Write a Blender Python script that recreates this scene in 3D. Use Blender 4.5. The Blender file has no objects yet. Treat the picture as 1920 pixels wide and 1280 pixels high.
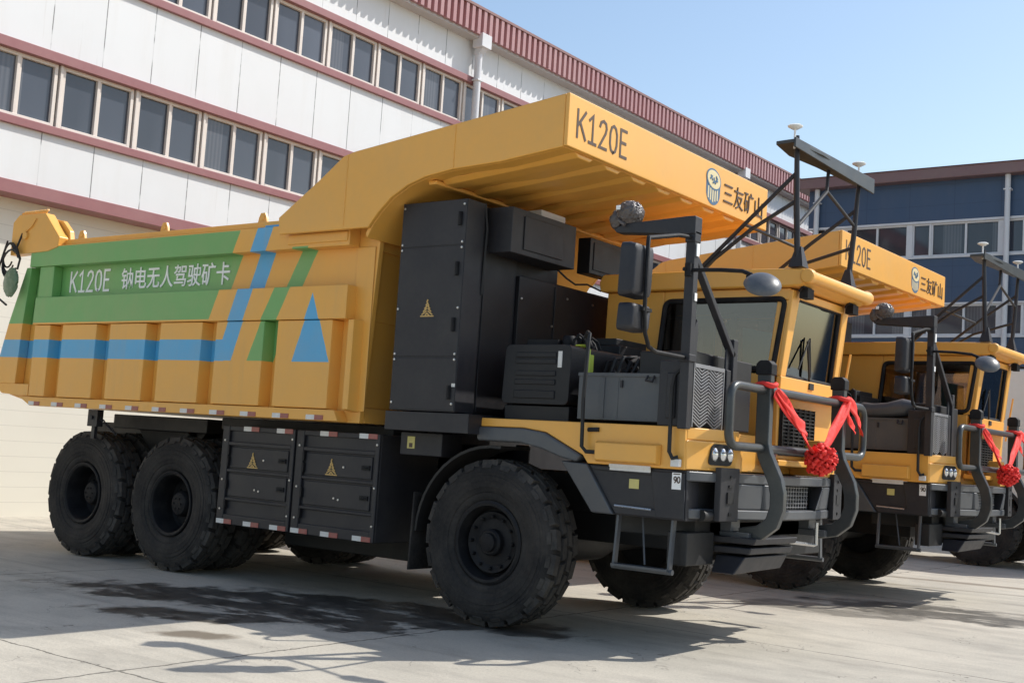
import bpy, bmesh, math, random
from mathutils import Vector, Matrix
from math import radians as R, sin, cos, pi
random.seed(7)
S = bpy.context.scene
COL = S.collection
# ------------------------------------------------------------------ camera
cd = bpy.data.cameras.new("camera"); cam = bpy.data.objects.new("camera", cd); COL.objects.link(cam)
cd.sensor_width = 36; cd.lens = 2263.08 / 1920 * 36; cd.clip_start = .05; cd.clip_end = 1000
F_ = Vector((-0.59766092, 0.79668751, 0.0899469)); RT = Vector((0.80174493, 0.59424146, 0.06389172)); UP = Vector((0.00254844, -0.11030006, 0.99389507))
m = Matrix.Identity(4)
for i in range(3):
    m[i][0] = RT[i]; m[i][1] = UP[i]; m[i][2] = -F_[i]
m.translation = (6.42644141, -9.88596767, 1.52687614)
cam.matrix_world = m; S.camera = cam
# ------------------------------------------------------------------ sky and sun
SUN = Vector((.572, .77, 1.0)).normalized()
el = math.asin(SUN.z); az = math.atan2(SUN.x, SUN.y)
w = bpy.data.worlds.new("World"); S.world = w; w.use_nodes = True
nt = w.node_tree; bg = nt.nodes["Background"]
sk = nt.nodes.new("ShaderNodeTexSky"); sk.sky_type = 'NISHITA'; sk.sun_disc = False
sk.sun_elevation = el; sk.sun_rotation = az; sk.air_density = 1.25; sk.dust_density = 1.2; sk.ozone_density = 1.2
nt.links.new(sk.outputs[0], bg.inputs[0]); bg.inputs[1].default_value = .118
ld = bpy.data.lights.new("sun", 'SUN'); lo = bpy.data.objects.new("sun", ld); COL.objects.link(lo)
ld.energy = 3.1; ld.angle = R(.5); ld.color = (1, .965, .90)
lo.rotation_euler = SUN.to_track_quat('Z', 'Y').to_euler()
S.view_settings.view_transform = 'Standard'; S.view_settings.look = 'None'; S.view_settings.exposure = 0.58; S.view_settings.gamma = 1

# ------------------------------------------------------------------ materials
def nmat(name):
    mt = bpy.data.materials.new(name); mt.use_nodes = True
    t = mt.node_tree; return mt, t, t.nodes["Principled BSDF"]
def N(t, kind, **k):
    n = t.nodes.new("ShaderNode" + kind)
    for a, b in k.items(): setattr(n, a, b)
    return n
def math_(t, op, a, b=None, c=None, clamp=False):
    n = N(t, "Math", operation=op); n.use_clamp = clamp
    for i, v in enumerate((a, b, c)):
        if v is None: continue
        if isinstance(v, (int, float)): n.inputs[i].default_value = v
        else: t.links.new(v, n.inputs[i])
    return n.outputs[0]
def mix(t, f, a, b):
    n = N(t, "Mix", data_type='RGBA')
    if isinstance(f, (int, float)): n.inputs[0].default_value = f
    else: t.links.new(f, n.inputs[0])
    for s, v in ((6, a), (7, b)):
        if isinstance(v, tuple): n.inputs[s].default_value = v + (1,) if len(v) == 3 else v
        else: t.links.new(v, n.inputs[s])
    return n.outputs[2]
def noise(t, scale, detail=4, rough=.55, vec=None, stretch=None):
    n = N(t, "TexNoise"); n.inputs["Scale"].default_value = scale; n.inputs["Detail"].default_value = detail; n.inputs["Roughness"].default_value = rough
    if vec is None:
        tc = N(t, "TexCoord"); vec = tc.outputs["Object"]
    if stretch:
        mp = N(t, "Mapping"); mp.inputs["Scale"].default_value = stretch; t.links.new(vec, mp.inputs[0]); vec = mp.outputs[0]
    t.links.new(vec, n.inputs["Vector"]); return n.outputs[0]
def ramp(t, f, a, b):
    n = N(t, "MapRange"); n.inputs[1].default_value = a; n.inputs[2].default_value = b; t.links.new(f, n.inputs[0]); return n.outputs[0]
def surface(name, col, rough=.5, metal=0, dirt=(.3, .26, .2), amt=.25, scale=3., bump=0., bscale=40., rv=.12, spec=.5, coat=0):
    mt, t, b = nmat(name)
    f = ramp(t, noise(t, scale, 6, .65), .42, .72)
    f2 = ramp(t, noise(t, scale * 9, 4, .6), .35, .75)
    f = math_(t, 'MULTIPLY', math_(t, 'ADD', math_(t, 'MULTIPLY', f, .7), math_(t, 'MULTIPLY', f2, .3)), amt)
    t.links.new(mix(t, f, col, dirt), b.inputs["Base Color"])
    t.links.new(math_(t, 'MULTIPLY_ADD', noise(t, scale * 4, 3), rv * 2, rough - rv), b.inputs["Roughness"])
    b.inputs["Metallic"].default_value = metal; b.inputs["Specular IOR Level"].default_value = spec
    if coat: b.inputs["Coat Weight"].default_value = coat; b.inputs["Coat Roughness"].default_value = .12
    if bump:
        bp = N(t, "Bump"); bp.inputs["Strength"].default_value = bump; bp.inputs["Distance"].default_value = .02
        t.links.new(noise(t, bscale, 5), bp.inputs["Height"]); t.links.new(bp.outputs[0], b.inputs["Normal"])
    return mt
YEL = (.84, .415, .072); GRN = (.17, .41, .125); BLU = (.080, .40, .68)
M = {}
M['yellow'] = surface('yellow_paint', YEL, .42, amt=.30, dirt=(.52, .34, .14), scale=1.3, bump=.10, bscale=1.6, rv=.10, coat=.18)
M['black'] = surface('black_paint', (.009, .009, .012), .45, amt=.35, dirt=(.045, .042, .04), scale=2.2, rv=.1, spec=.35)
M['charcoal'] = surface('charcoal_paint', (.019, .019, .024), .50, amt=.38, dirt=(.075, .070, .064), scale=2.5, rv=.12, spec=.4)
M['grey'] = surface('grey_metal', (.068, .075, .086), .42, amt=.3, dirt=(.16, .15, .13), scale=4, rv=.1)
M['mirror_back'] = surface('mirror_back', (.075, .08, .088), .4, amt=.3, dirt=(.3, .29, .27), scale=5)
M['guard'] = surface('guard_steel', (.045, .050, .053), .36, metal=.3, amt=.3, dirt=(.16, .15, .13), scale=5)
M['rubber'] = surface('tyre_rubber', (.015, .0145, .015), .82, amt=1.0, dirt=(.062, .055, .049), scale=3.5, bump=.25, bscale=60, spec=.3)
M['tread'] = surface('tyre_tread', (.034, .032, .031), .85, amt=.8, dirt=(.12, .108, .095), scale=4, bump=.3, bscale=50, spec=.25)
M['rim'] = surface('rim_paint', (.006, .006, .008), .62, spec=.25, amt=.5, dirt=(.05, .048, .045), scale=5)
M['chassis'] = surface('chassis_black', (.008, .008, .009), .6, amt=.4, dirt=(.04, .037, .033), scale=4)
M['trimred'] = surface('red_trim', (.27, .105, .11), .45, amt=.3, dirt=(.36, .22, .20), scale=1.2)
M['tape_w'] = surface('white_tape', (.72, .71, .68), .4, amt=.3, scale=9)
M['tape_r'] = surface('red_tape', (.34, .07, .06), .4, amt=.3, scale=9)
M['white'] = surface('white_paint', (.93, .93, .91), .45, amt=.2, scale=4)
M['letter_dark'] = surface('dark_lettering', (.075, .045, .03), .5, amt=.1)
M['letter_gold'] = surface('gold_mark', (.62, .40, .13), .5, amt=.1)
M['sticker_y'] = surface('yellow_sticker', (.62, .55, .18), .5, amt=.3, scale=20)
M['hi_vis'] = surface('lime_strap', (.45, .55, .06), .5, amt=.2)
M['logo_blue'] = surface('logo_blue', (.05, .14, .26), .5, amt=.1)
M['logo_pale'] = surface('logo_pale', (.72, .62, .36), .5, amt=.1)
M['silk'] = surface('red_silk', (.82, .05, .04), .68, amt=.12, dirt=(.55, .02, .02), scale=9, bump=.08, bscale=25, spec=.3)
M['cream'] = surface('cream_paint', (.80, .76, .70), .4, amt=.15, scale=1.5)
M['steel'] = surface('bright_steel', (.55, .55, .55), .3, metal=.9, amt=.2, scale=12)
M['wrap'] = surface('plastic_wrap', (.07, .055, .05), .22, amt=.6, dirt=(.22, .19, .17), scale=18, bump=1.0, bscale=22, rv=.1)
M['greenwrap'] = surface('clouded_plastic', (.10, .17, .09), .22, amt=.45, dirt=(.22, .30, .20), scale=14, bump=.7, bscale=18)
M['lining'] = surface('cab_lining', (.20, .20, .20), .7, amt=.2)
M['seat'] = surface('seat_cloth', (.055, .055, .06), .8, amt=.2)
M['teal'] = surface('teal_cover', (.09, .30, .34), .5, amt=.2)
M['lens'] = surface('lamp_lens', (.75, .76, .78), .08, metal=.75, amt=.1, scale=30)
M['window_frame'] = surface('window_frame', (.70, .63, .57), .45, amt=.2, scale=2)
M['frame_white'] = surface('frame_white', (.66, .66, .68), .45, amt=.2, scale=2)
M['soffit'] = surface('soffit', (.5, .48, .47), .6, amt=.25, scale=1.5)
M['blue_plain'] = surface('blue_cladding', (.042, .078, .145), .5, amt=.3, dirt=(.085, .11, .16), scale=.7)
M['brown_fascia'] = surface('brown_fascia', (.20, .11, .11), .5, amt=.25, scale=.8)
M['fascia'] = surface('ribbed_sheet', (.36, .17, .175), .45, amt=.35, dirt=(.48, .34, .32), scale=.8)
M['roof'] = surface('roof_sheet', (.22, .10, .10), .55, amt=.2, scale=.6)
M['door'] = surface('grey_mesh', (.30, .30, .31), .5, metal=.5, amt=.2)

def livery():                                     # painted stripes on the side of the bed, laid out in the bed's own coordinates
    mt, t, b = nmat('bed_livery')
    tc = N(t, "TexCoord"); sp = N(t, "SeparateXYZ"); t.links.new(tc.outputs["Object"], sp.inputs[0])
    X, Y, Z = sp.outputs
    wob = math_(t, 'MULTIPLY_ADD', noise(t, 9, 2), .012, -.006)
    X = math_(t, 'ADD', X, wob)
    def poly(pts):
        A = sum(pts[i][0] * pts[(i + 1) % len(pts)][1] - pts[(i + 1) % len(pts)][0] * pts[i][1] for i in range(len(pts)))
        if A < 0: pts = pts[::-1]
        acc = None
        for i in range(len(pts)):
            (x0, z0), (x1, z1) = pts[i], pts[(i + 1) % len(pts)]
            a, c = -(z1 - z0), (x1 - x0)
            d = -(a * x0 + c * z0)
            v = math_(t, 'MULTIPLY_ADD', Z, c, math_(t, 'MULTIPLY_ADD', X, a, d))
            acc = v if acc is None else math_(t, 'MINIMUM', acc, v)
        return math_(t, 'GREATER_THAN', acc, 0)
    def union(ps):
        acc = None
        for p in ps:
            v = poly(p); acc = v if acc is None else math_(t, 'MAXIMUM', acc, v)
        return acc
    side = math_(t, 'LESS_THAN', Y, -1.60)
    green = union([[(-9, 2.68), (-9, 3.59), (-3.185, 3.59), (-3.57, 2.68)],
                   [(-2.39, 3.38), (-2.17, 3.38), (-2.54, 2.68), (-2.77, 2.68)], [(-2.77, 2.68), (-2.54, 2.68), (-2.70, 2.255), (-2.95, 2.255)]])
    blue = union([[(-2.91, 3.64), (-2.68, 3.64), (-3.04, 2.68), (-3.27, 2.68)], [(-3.27, 2.681), (-3.04, 2.681), (-3.19, 2.255), (-3.42, 2.255)],
                  [(-9, 2.49), (-3.3, 2.47), (-3.3, 2.25), (-9, 2.28)], [(-2.06, 2.92), (-2.30, 2.25), (-1.79, 2.25)]])
    d = math_(t, 'MULTIPLY', ramp(t, noise(t, 1.6, 6, .65), .42, .75), .18)
    c = mix(t, math_(t, 'MULTIPLY', green, side), YEL, GRN)
    c = mix(t, math_(t, 'MULTIPLY', blue, side), c, BLU)
    strk = math_(t, 'MULTIPLY', ramp(t, noise(t, 7, 5, .65, stretch=(1, 1, .08)), .55, .80), .16)
    c = mix(t, d, c, (.46, .34, .18)); c = mix(t, strk, c, (.40, .30, .17))
    t.links.new(c, b.inputs["Base Color"])
    t.links.new(math_(t, 'MULTIPLY_ADD', noise(t, 5, 3), .2, .36), b.inputs["Roughness"])
    bp = N(t, "Bump"); bp.inputs["Strength"].default_value = .10; bp.inputs["Distance"].default_value = .02
    b.inputs["Coat Weight"].default_value = .18; b.inputs["Coat Roughness"].default_value = .10
    t.links.new(noise(t, 1.6, 3), bp.inputs["Height"]); t.links.new(bp.outputs[0], b.inputs["Normal"])
    return mt
M['livery'] = livery()

def glass_clear(name, tint, refl=.06, gc=(1, .93, .86, 1)):
    mt = bpy.data.materials.new(name); mt.use_nodes = True; t = mt.node_tree; t.nodes.clear()
    o = N(t, "OutputMaterial"); tr = N(t, "BsdfTransparent"); tr.inputs[0].default_value = tint + (1,)
    gl = N(t, "BsdfGlossy"); gl.inputs[0].default_value = gc; gl.inputs[1].default_value = .03
    fr = N(t, "Fresnel"); fr.inputs[0].default_value = 1.5
    mx = N(t, "MixShader"); t.links.new(math_(t, 'ADD', fr.outputs[0], refl), mx.inputs[0]); t.links.new(tr.outputs[0], mx.inputs[1]); t.links.new(gl.outputs[0], mx.inputs[2])
    t.links.new(mx.outputs[0], o.inputs[0]); return mt
M['glass'] = glass_clear('cab_glass', (.70, .67, .65), .05, (1, .88, .80, 1))
M['glass_front'] = glass_clear('windshield_glass', (.62, .64, .66), .07, (.80, .92, 1, 1))
def glass_dark(name, col, rough=.06):
    mt, t, b = nmat(name)
    oi = N(t, "ObjectInfo"); rn = oi.outputs["Random"]
    v = ramp(t, noise(t, .9, 2, .5, stretch=(1, 1, .25)), .35, .7)
    c = mix(t, v, col, tuple(c * 1.7 for c in col))
    c = mix(t, math_(t, 'MULTIPLY', rn, .6), c, tuple(c_ * .45 for c_ in col))
    tc = N(t, "TexCoord"); sp = N(t, "SeparateXYZ"); t.links.new(tc.outputs["Object"], sp.inputs[0])
    wv = math_(t, 'ADD', sp.outputs[0], sp.outputs[1])
    fold = math_(t, 'MULTIPLY_ADD', math_(t, 'SINE', math_(t, 'MULTIPLY', wv, 75.0)), .5, .5)
    edge = math_(t, 'GREATER_THAN', math_(t, 'FRACT', math_(t, 'ADD', math_(t, 'MULTIPLY', wv, .75), math_(t, 'MULTIPLY', rn, 7.3))), .62)
    cur = math_(t, 'MULTIPLY', edge, math_(t, 'GREATER_THAN', math_(t, 'FRACT', math_(t, 'MULTIPLY', rn, 5.7)), .72))
    c = mix(t, math_(t, 'MULTIPLY', cur, math_(t, 'MULTIPLY_ADD', fold, .30, .25)), c, (.16, .165, .18))
    t.links.new(c, b.inputs["Base Color"])
    b.inputs["Roughness"].default_value = rough; b.inputs["Specular IOR Level"].default_value = .6
    bp = N(t, "Bump"); bp.inputs["Strength"].default_value = .06; bp.inputs["Distance"].default_value = .05
    t.links.new(noise(t, .8, 2), bp.inputs["Height"]); t.links.new(bp.outputs[0], b.inputs["Normal"])
    return mt
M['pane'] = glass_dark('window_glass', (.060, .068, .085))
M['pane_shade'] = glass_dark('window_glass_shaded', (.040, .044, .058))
M['mirror'] = surface('mirror_glass', (.8, .8, .8), .04, metal=1, amt=0)

def wall_panels():                                # insulated wall panels with dark joints every 0.945 m
    mt, t, b = nmat('white_panels')
    tc = N(t, "TexCoord"); sp = N(t, "SeparateXYZ"); t.links.new(tc.outputs["Object"], sp.inputs[0])
    y = math_(t, 'DIVIDE', math_(t, 'ADD', sp.outputs[1], 40.2 + .003), .945)
    fr = math_(t, 'FRACT', y)
    d = math_(t, 'ABSOLUTE', math_(t, 'SUBTRACT', fr, .5))
    cell = math_(t, 'FLOOR', math_(t, 'ADD', y, .0))
    wn = N(t, "TexWhiteNoise", noise_dimensions='1D'); t.links.new(cell, wn.inputs["W"])
    broke = ramp(t, noise(t, 2.2, 3), .40, .52)
    line = math_(t, 'MULTIPLY', math_(t, 'GREATER_THAN', d, .4905), math_(t, 'MULTIPLY_ADD', broke, .7, .15))
    base = mix(t, math_(t, 'MULTIPLY', wn.outputs[0], .25), (.69, .70, .705), (.60, .61, .62))
    streak = math_(t, 'MULTIPLY', ramp(t, noise(t, 3, 5, .6, stretch=(1, 1, .12)), .5, .8), .22)
    base = mix(t, streak, base, (.55, .52, .47))
    blotch = math_(t, 'MULTIPLY', ramp(t, noise(t, .55, 6, .7), .48, .75), .20); base = mix(t, blotch, base, (.56, .555, .54))
    drip = math_(t, 'MULTIPLY', ramp(t, noise(t, 9, 3, .7, stretch=(1, 1, .05)), .66, .78), .30); base = mix(t, drip, base, (.42, .38, .33))
    t.links.new(mix(t, line, base, (.10, .10, .10)), b.inputs["Base Color"]); b.inputs["Roughness"].default_value = .55
    bp = N(t, "Bump"); bp.inputs["Strength"].default_value = .05; bp.inputs["Distance"].default_value = .05
    t.links.new(noise(t, .9, 3), bp.inputs["Height"]); t.links.new(bp.outputs[0], b.inputs["Normal"])
    return mt
M['panels'] = wall_panels()
def cladding():
    mt, t, b = nmat('blue_cladding_panels')
    tc = N(t, "TexCoord"); sp = N(t, "SeparateXYZ"); t.links.new(tc.outputs["Object"], sp.inputs[0])
    def lines(c, pitch, wd): return math_(t, 'LESS_THAN', math_(t, 'FRACT', math_(t, 'DIVIDE', math_(t, 'ADD', c, 50.03), pitch)), wd)
    j = math_(t, 'MAXIMUM', lines(sp.outputs[0], 1.25, .012), lines(sp.outputs[2], .58, .02))
    d = math_(t, 'MULTIPLY', ramp(t, noise(t, 1.6, 6, .7, stretch=(1, 1, .25)), .42, .75), .5)
    c = mix(t, d, (.042, .078, .145), (.075, .10, .155)); c = mix(t, math_(t, 'MULTIPLY', j, .5), c, (.018, .03, .06))
    t.links.new(c, b.inputs["Base Color"]); b.inputs["Roughness"].default_value = .5; return mt
M['blue_wall'] = cladding()
def siding():                                     # horizontal profiled siding of the ground floor
    mt, t, b = nmat('cream_siding')
    tc = N(t, "TexCoord"); sp = N(t, "SeparateXYZ"); t.links.new(tc.outputs["Object"], sp.inputs[0])
    fr = math_(t, 'FRACT', math_(t, 'MULTIPLY', sp.outputs[2], 4.2))
    line = math_(t, 'GREATER_THAN', fr, .94)
    v = math_(t, 'MULTIPLY', ramp(t, noise(t, 1.2, 5, .6, stretch=(1, .4, 1)), .45, .8), .3)
    base = mix(t, v, (.74, .70, .60), (.62, .57, .48))
    t.links.new(mix(t, math_(t, 'MULTIPLY', line, .3), base, (.40, .36, .30)), b.inputs["Base Color"]); b.inputs["Roughness"].default_value = .6
    bp = N(t, "Bump"); bp.inputs["Strength"].default_value = .35; bp.inputs["Distance"].default_value = .02
    t.links.new(fr, bp.inputs["Height"]); t.links.new(bp.outputs[0], b.inputs["Normal"])
    return mt
M['siding'] = siding()

def concrete():
    mt, t, b = nmat('concrete_yard')
    tc = N(t, "TexCoord"); P = tc.outputs["Object"]; sp = N(t, "SeparateXYZ"); t.links.new(P, sp.inputs[0]); X, Y, _ = sp.outputs
    wob = math_(t, 'MULTIPLY_ADD', noise(t, 3.5, 4, .6), .10, -.05)
    def joint(c, off, pitch, half):
        fr = math_(t, 'FRACT', math_(t, 'DIVIDE', math_(t, 'ADD', math_(t, 'ADD', c, wob), off + 100 * pitch), pitch))
        d = math_(t, 'MULTIPLY', math_(t, 'SUBTRACT', .5, math_(t, 'ABSOLUTE', math_(t, 'SUBTRACT', fr, .5))), pitch)
        return math_(t, 'LESS_THAN', d, half)
    j = math_(t, 'MAXIMUM', joint(X, .08, 4.6, .012), joint(Y, -.10, 5.2, .010))
    big = noise(t, .35, 6, .62); med = noise(t, 2.2, 7, .65, stretch=(.45, 1, 1)); fine = noise(t, 45, 4, .7); grit = noise(t, 170, 2, .7)
    c = mix(t, ramp(t, big, .35, .68), (.58, .53, .44), (.40, .37, .31))
    c = mix(t, math_(t, 'MULTIPLY', ramp(t, med, .48, .72), .55), c, (.25, .23, .20))
    c = mix(t, math_(t, 'MULTIPLY', ramp(t, fine, .45, .75), .38), c, (.22, .20, .175))
    c = mix(t, math_(t, 'MULTIPLY', ramp(t, grit, .58, .70), .40), c, (.62, .59, .54)); c = mix(t, math_(t, 'MULTIPLY', ramp(t, noise(t, 120, 2, .7), .60, .70), .45), c, (.14, .13, .115))
    cr = math_(t, 'ABSOLUTE', math_(t, 'SUBTRACT', noise(t, .55, 5, .6), .5)); crack = math_(t, 'MULTIPLY', math_(t, 'LESS_THAN', cr, .0016), math_(t, 'GREATER_THAN', noise(t, .8, 2), .53)); c = mix(t, math_(t, 'MULTIPLY', crack, .6), c, (.10, .09, .08))
    pit = ramp(t, noise(t, 14, 6, .75), .56, .70); c = mix(t, math_(t, 'MULTIPLY', pit, .28), c, (.22, .20, .17))
    trk = ramp(t, noise(t, 1.1, 5, .6, stretch=(.12, 2.2, 1)), .53, .70)
    c = mix(t, math_(t, 'MULTIPLY', trk, .38), c, (.23, .205, .175))
    c = mix(t, math_(t, 'MULTIPLY', j, .75), c, (.07, .065, .055))
    def blot(cx, cy, rx, ry, rot, k, soft=.10, nscale=1.5, namp=1.5):
        dx = math_(t, 'SUBTRACT', X, cx); dy = math_(t, 'SUBTRACT', Y, cy)
        u = math_(t, 'DIVIDE', math_(t, 'ADD', math_(t, 'MULTIPLY', dx, cos(rot)), math_(t, 'MULTIPLY', dy, sin(rot))), rx)
        v = math_(t, 'DIVIDE', math_(t, 'SUBTRACT', math_(t, 'MULTIPLY', dy, cos(rot)), math_(t, 'MULTIPLY', dx, sin(rot))), ry)
        r = math_(t, 'SQRT', math_(t, 'ADD', math_(t, 'MULTIPLY', u, u), math_(t, 'MULTIPLY', v, v)))
        n = math_(t, 'MULTIPLY_ADD', noise(t, nscale, 6, .62, stretch=(1, .6, 1)), namp, -namp * .5)
        return math_(t, 'MULTIPLY', ramp(t, math_(t, 'ADD', r, n), 1 + soft, 1 - soft), k)
    wet = blot(-2.2, -2.2, 1.9, .62, .42, 1, .10, 2.2, 2.2)
    for a in ((-1.1, -2.4, .95, .42, .15, 1, .1, 2.6, 2.3), (-.9, -1.4, 1.7, .6, .15, 1, .1, 2, 1.7), (-1.75, -3.3, .85, .30, .5, 1, .15, 3, 2.2), (2.35, 4.45, 1.7, .80, .2, .85), (1.2, 3.3, 1.1, .55, .3, .6)):
        wet = math_(t, 'MAXIMUM', wet, blot(*a))
    gap = ramp(t, noise(t, 1.8, 7, .7, stretch=(.7, 1.6, 1)), .36, .47); film = math_(t, 'MULTIPLY_ADD', ramp(t, noise(t, 5, 6, .7), .35, .65), .22, .76)
    wet = math_(t, 'MULTIPLY', wet, math_(t, 'MULTIPLY', gap, film))
    c = mix(t, wet, c, (.022, .021, .020))
    mud = math_(t, 'MAXIMUM', blot(-.92, -3.82, .30, .16, .7, 1, .25, 5, 1.3), math_(t, 'MAXIMUM', blot(1.8, 9.0, 3.6, .16, .25, .8, .4, 1.2, 1), blot(.9, 7.4, 2.2, .10, .3, .5, .4, 1.2, 1)))
    c = mix(t, math_(t, 'MULTIPLY', mud, .85), c, (.15, .12, .085))
    t.links.new(c, b.inputs["Base Color"])
    rg = math_(t, 'MULTIPLY_ADD', wet, -.42, math_(t, 'MULTIPLY_ADD', med, .2, .68))
    t.links.new(rg, b.inputs["Roughness"]); b.inputs["Specular IOR Level"].default_value = .35
    h = math_(t, 'ADD', math_(t, 'MULTIPLY', fine, .5), math_(t, 'ADD', math_(t, 'MULTIPLY', med, 1.2), math_(t, 'MULTIPLY', mud, .6)))
    h = math_(t, 'SUBTRACT', h, math_(t, 'MULTIPLY', j, 1.0))
    bp = N(t, "Bump"); bp.inputs["Strength"].default_value = .55; bp.inputs["Distance"].default_value = .014
    t.links.new(h, bp.inputs["Height"]); t.links.new(bp.outputs[0], b.inputs["Normal"])
    return mt
M['concrete'] = concrete()

# ------------------------------------------------------------------ mesh helpers
class MB:
    def __init__(s): s.bm = bmesh.new(); s.mi = 0
    def face(s, vs):
        try:
            f = s.bm.faces.new(vs); f.material_index = s.mi; return f
        except ValueError: return None
    def hexa(s, p):                                # 8 corners, bottom ring then top ring
        v = [s.bm.verts.new(q) for q in p]
        for a in ((0, 3, 2, 1), (4, 5, 6, 7), (0, 1, 5, 4), (1, 2, 6, 5), (2, 3, 7, 6), (3, 0, 4, 7)): s.face([v[i] for i in a])
        return s
    def box(s, x0, x1, y0, y1, z0, z1):
        return s.hexa([(x0, y0, z0), (x1, y0, z0), (x1, y1, z0), (x0, y1, z0), (x0, y0, z1), (x1, y0, z1), (x1, y1, z1), (x0, y1, z1)])
    def prism(s, pts, ax, a, b):
        f = {'x': lambda p, h: (h, p[0], p[1]), 'y': lambda p, h: (p[0], h, p[1]), 'z': lambda p, h: (p[0], p[1], h)}[ax]
        A = [s.bm.verts.new(f(p, a)) for p in pts]; B = [s.bm.verts.new(f(p, b)) for p in pts]
        s.face(A[::-1]); s.face(B)
        for i in range(len(pts)):
            j = (i + 1) % len(pts); s.face([A[i], A[j], B[j], B[i]])
        return s
    def slab(s, q, th):                            # planar polygon given in 3-D, thickened along its normal
        q = [Vector(p) for p in q]; n = (q[1] - q[0]).cross(q[2] - q[0]).normalized() * th
        A = [s.bm.verts.new(p) for p in q]; B = [s.bm.verts.new(p + n) for p in q]
        s.face(A[::-1]); s.face(B)
        for i in range(len(q)):
            j = (i + 1) % len(q); s.face([A[i], A[j], B[j], B[i]])
        return s
    def tube(s, pts, r, n=10, closed=False, cap=True):
        pts = [Vector(p) for p in pts]; rings = []; L = len(pts); up = None
        rs = r if isinstance(r, (list, tuple)) else [r] * L
        for i, p in enumerate(pts):
            a = pts[i - 1] if (i > 0 or closed) else p; c = pts[(i + 1) % L] if (i < L - 1 or closed) else p
            d = (c - a).normalized()
            if up is None: up = Vector((0, 0, 1)) if abs(d.z) < .9 else Vector((1, 0, 0))
            sd = d.cross(up)
            if sd.length < 1e-4: sd = d.cross(Vector((.3, 1, .2)))
            sd.normalize(); up = sd.cross(d).normalized()
            rings.append([s.bm.verts.new(p + (sd * cos(2 * pi * k / n) + up * sin(2 * pi * k / n)) * rs[i]) for k in range(n)])
        for i in range(L if closed else L - 1):
            A, B = rings[i], rings[(i + 1) % L]
            for k in range(n): s.face([A[k], A[(k + 1) % n], B[(k + 1) % n], B[k]])
        if cap and not closed: s.face(rings[0][::-1]); s.face(rings[-1])
        return s
    def beam(s, p, q, w, h, up=(0, 0, 1)):
        p, q = Vector(p), Vector(q); d = (q - p).normalized(); sd = d.cross(Vector(up))
        if sd.length < 1e-3: sd = d.cross(Vector((1, 0, 0)))
        sd.normalize(); u = sd.cross(d); sd *= w / 2; u *= h / 2
        return s.hexa([p - sd - u, p + sd - u, p + sd + u, p - sd + u, q - sd - u, q + sd - u, q + sd + u, q - sd + u])
    def lathe(s, prof, c, ax='y', n=48, sgn=1, loop=False):     # prof: (radius, height along the axis)
        c = Vector(c); rings = []
        for r, h in prof:
            ring = []
            for k in range(n):
                a = 2 * pi * k / n; h_ = h * sgn
                o = {'y': (r * cos(a), h_, r * sin(a)), 'z': (r * cos(a), r * sin(a), h_), 'x': (h_, r * cos(a), r * sin(a))}[ax]
                ring.append(s.bm.verts.new(c + Vector(o)))
            rings.append(ring)
        for A, B in zip(rings, rings[1:]):
            for k in range(n): s.face([A[k], A[(k + 1) % n], B[(k + 1) % n], B[k]])
        if loop:
            for k in range(n): s.face([rings[-1][k], rings[-1][(k + 1) % n], rings[0][(k + 1) % n], rings[0][k]])
        else: s.face(rings[0][::-1]); s.face(rings[-1])
        return s
    def ball(s, c, r, sub=3, sc=(1, 1, 1), jag=0, seed=1):
        rnd = random.Random(seed)
        g = bmesh.ops.create_icosphere(s.bm, subdivisions=sub, radius=1)
        for v in g['verts']:
            k = r * (1 + jag * (rnd.random() - .5)); v.co = Vector(c) + Vector((v.co.x * sc[0], v.co.y * sc[1], v.co.z * sc[2])) * k
            for f in v.link_faces: f.material_index = s.mi
        return s
    def build(s, name, mat, parent=None, bevel=0, ang=35, label=None, seg=2):
        bmesh.ops.recalc_face_normals(s.bm, faces=s.bm.faces)
        me = bpy.data.meshes.new(name); s.bm.to_mesh(me); s.bm.free()
        for q in (mat if isinstance(mat, (list, tuple)) else [mat]): me.materials.append(M[q] if isinstance(q, str) else q)
        me.polygons.foreach_set('use_smooth', [True] * len(me.polygons)); me.set_sharp_from_angle(angle=R(ang))
        o = bpy.data.objects.new(name, me); COL.objects.link(o)
        if parent: o.parent = parent
        if label: o['label'] = label
        if bevel:
            b = o.modifiers.new('bevel', 'BEVEL'); b.width = bevel; b.segments = seg; b.limit_method = 'ANGLE'; b.angle_limit = R(30); b.harden_normals = True
        return o
def tag(o, label, cat, group=None, kind=None):
    if label: o['label'] = label
    if cat: o['category'] = cat
    if group: o['group'] = group
    if kind: o['kind'] = kind
    return o
def empty(name, loc=(0, 0, 0), rz=0):
    o = bpy.data.objects.new(name, None); COL.objects.link(o); o.location = loc; o.rotation_euler = (0, 0, rz); o.empty_display_size = .3; return o
def many(o, locs):                                  # one part placed several times: the first is moved, the rest are copies
    for i, l in enumerate(locs):
        c = o
        if i: c = o.copy(); COL.objects.link(c)
        c.location = l
def bolts(parent, locs, ax='y', sgn=1):
    mb = MB(); mb.lathe([(0, -.009), (.011, -.007), (.013, .008), (0, .008)], (0, 0, 0), ax, 8, sgn); many(mb.build('bolt', 'steel', parent), locs)
def children(o): return [c for c in bpy.data.objects if c.parent == o]
def copy_tree(o, parent=None):
    c = o.copy(); COL.objects.link(c)
    if parent: c.parent = parent
    for ch in children(o): copy_tree(ch, c)
    return c
def arc(cx, cz, r, a0, a1, n=8): return [(cx + r * cos(R(a0 + (a1 - a0) * i / n)), cz + r * sin(R(a0 + (a1 - a0) * i / n))) for i in range(n + 1)]
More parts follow.
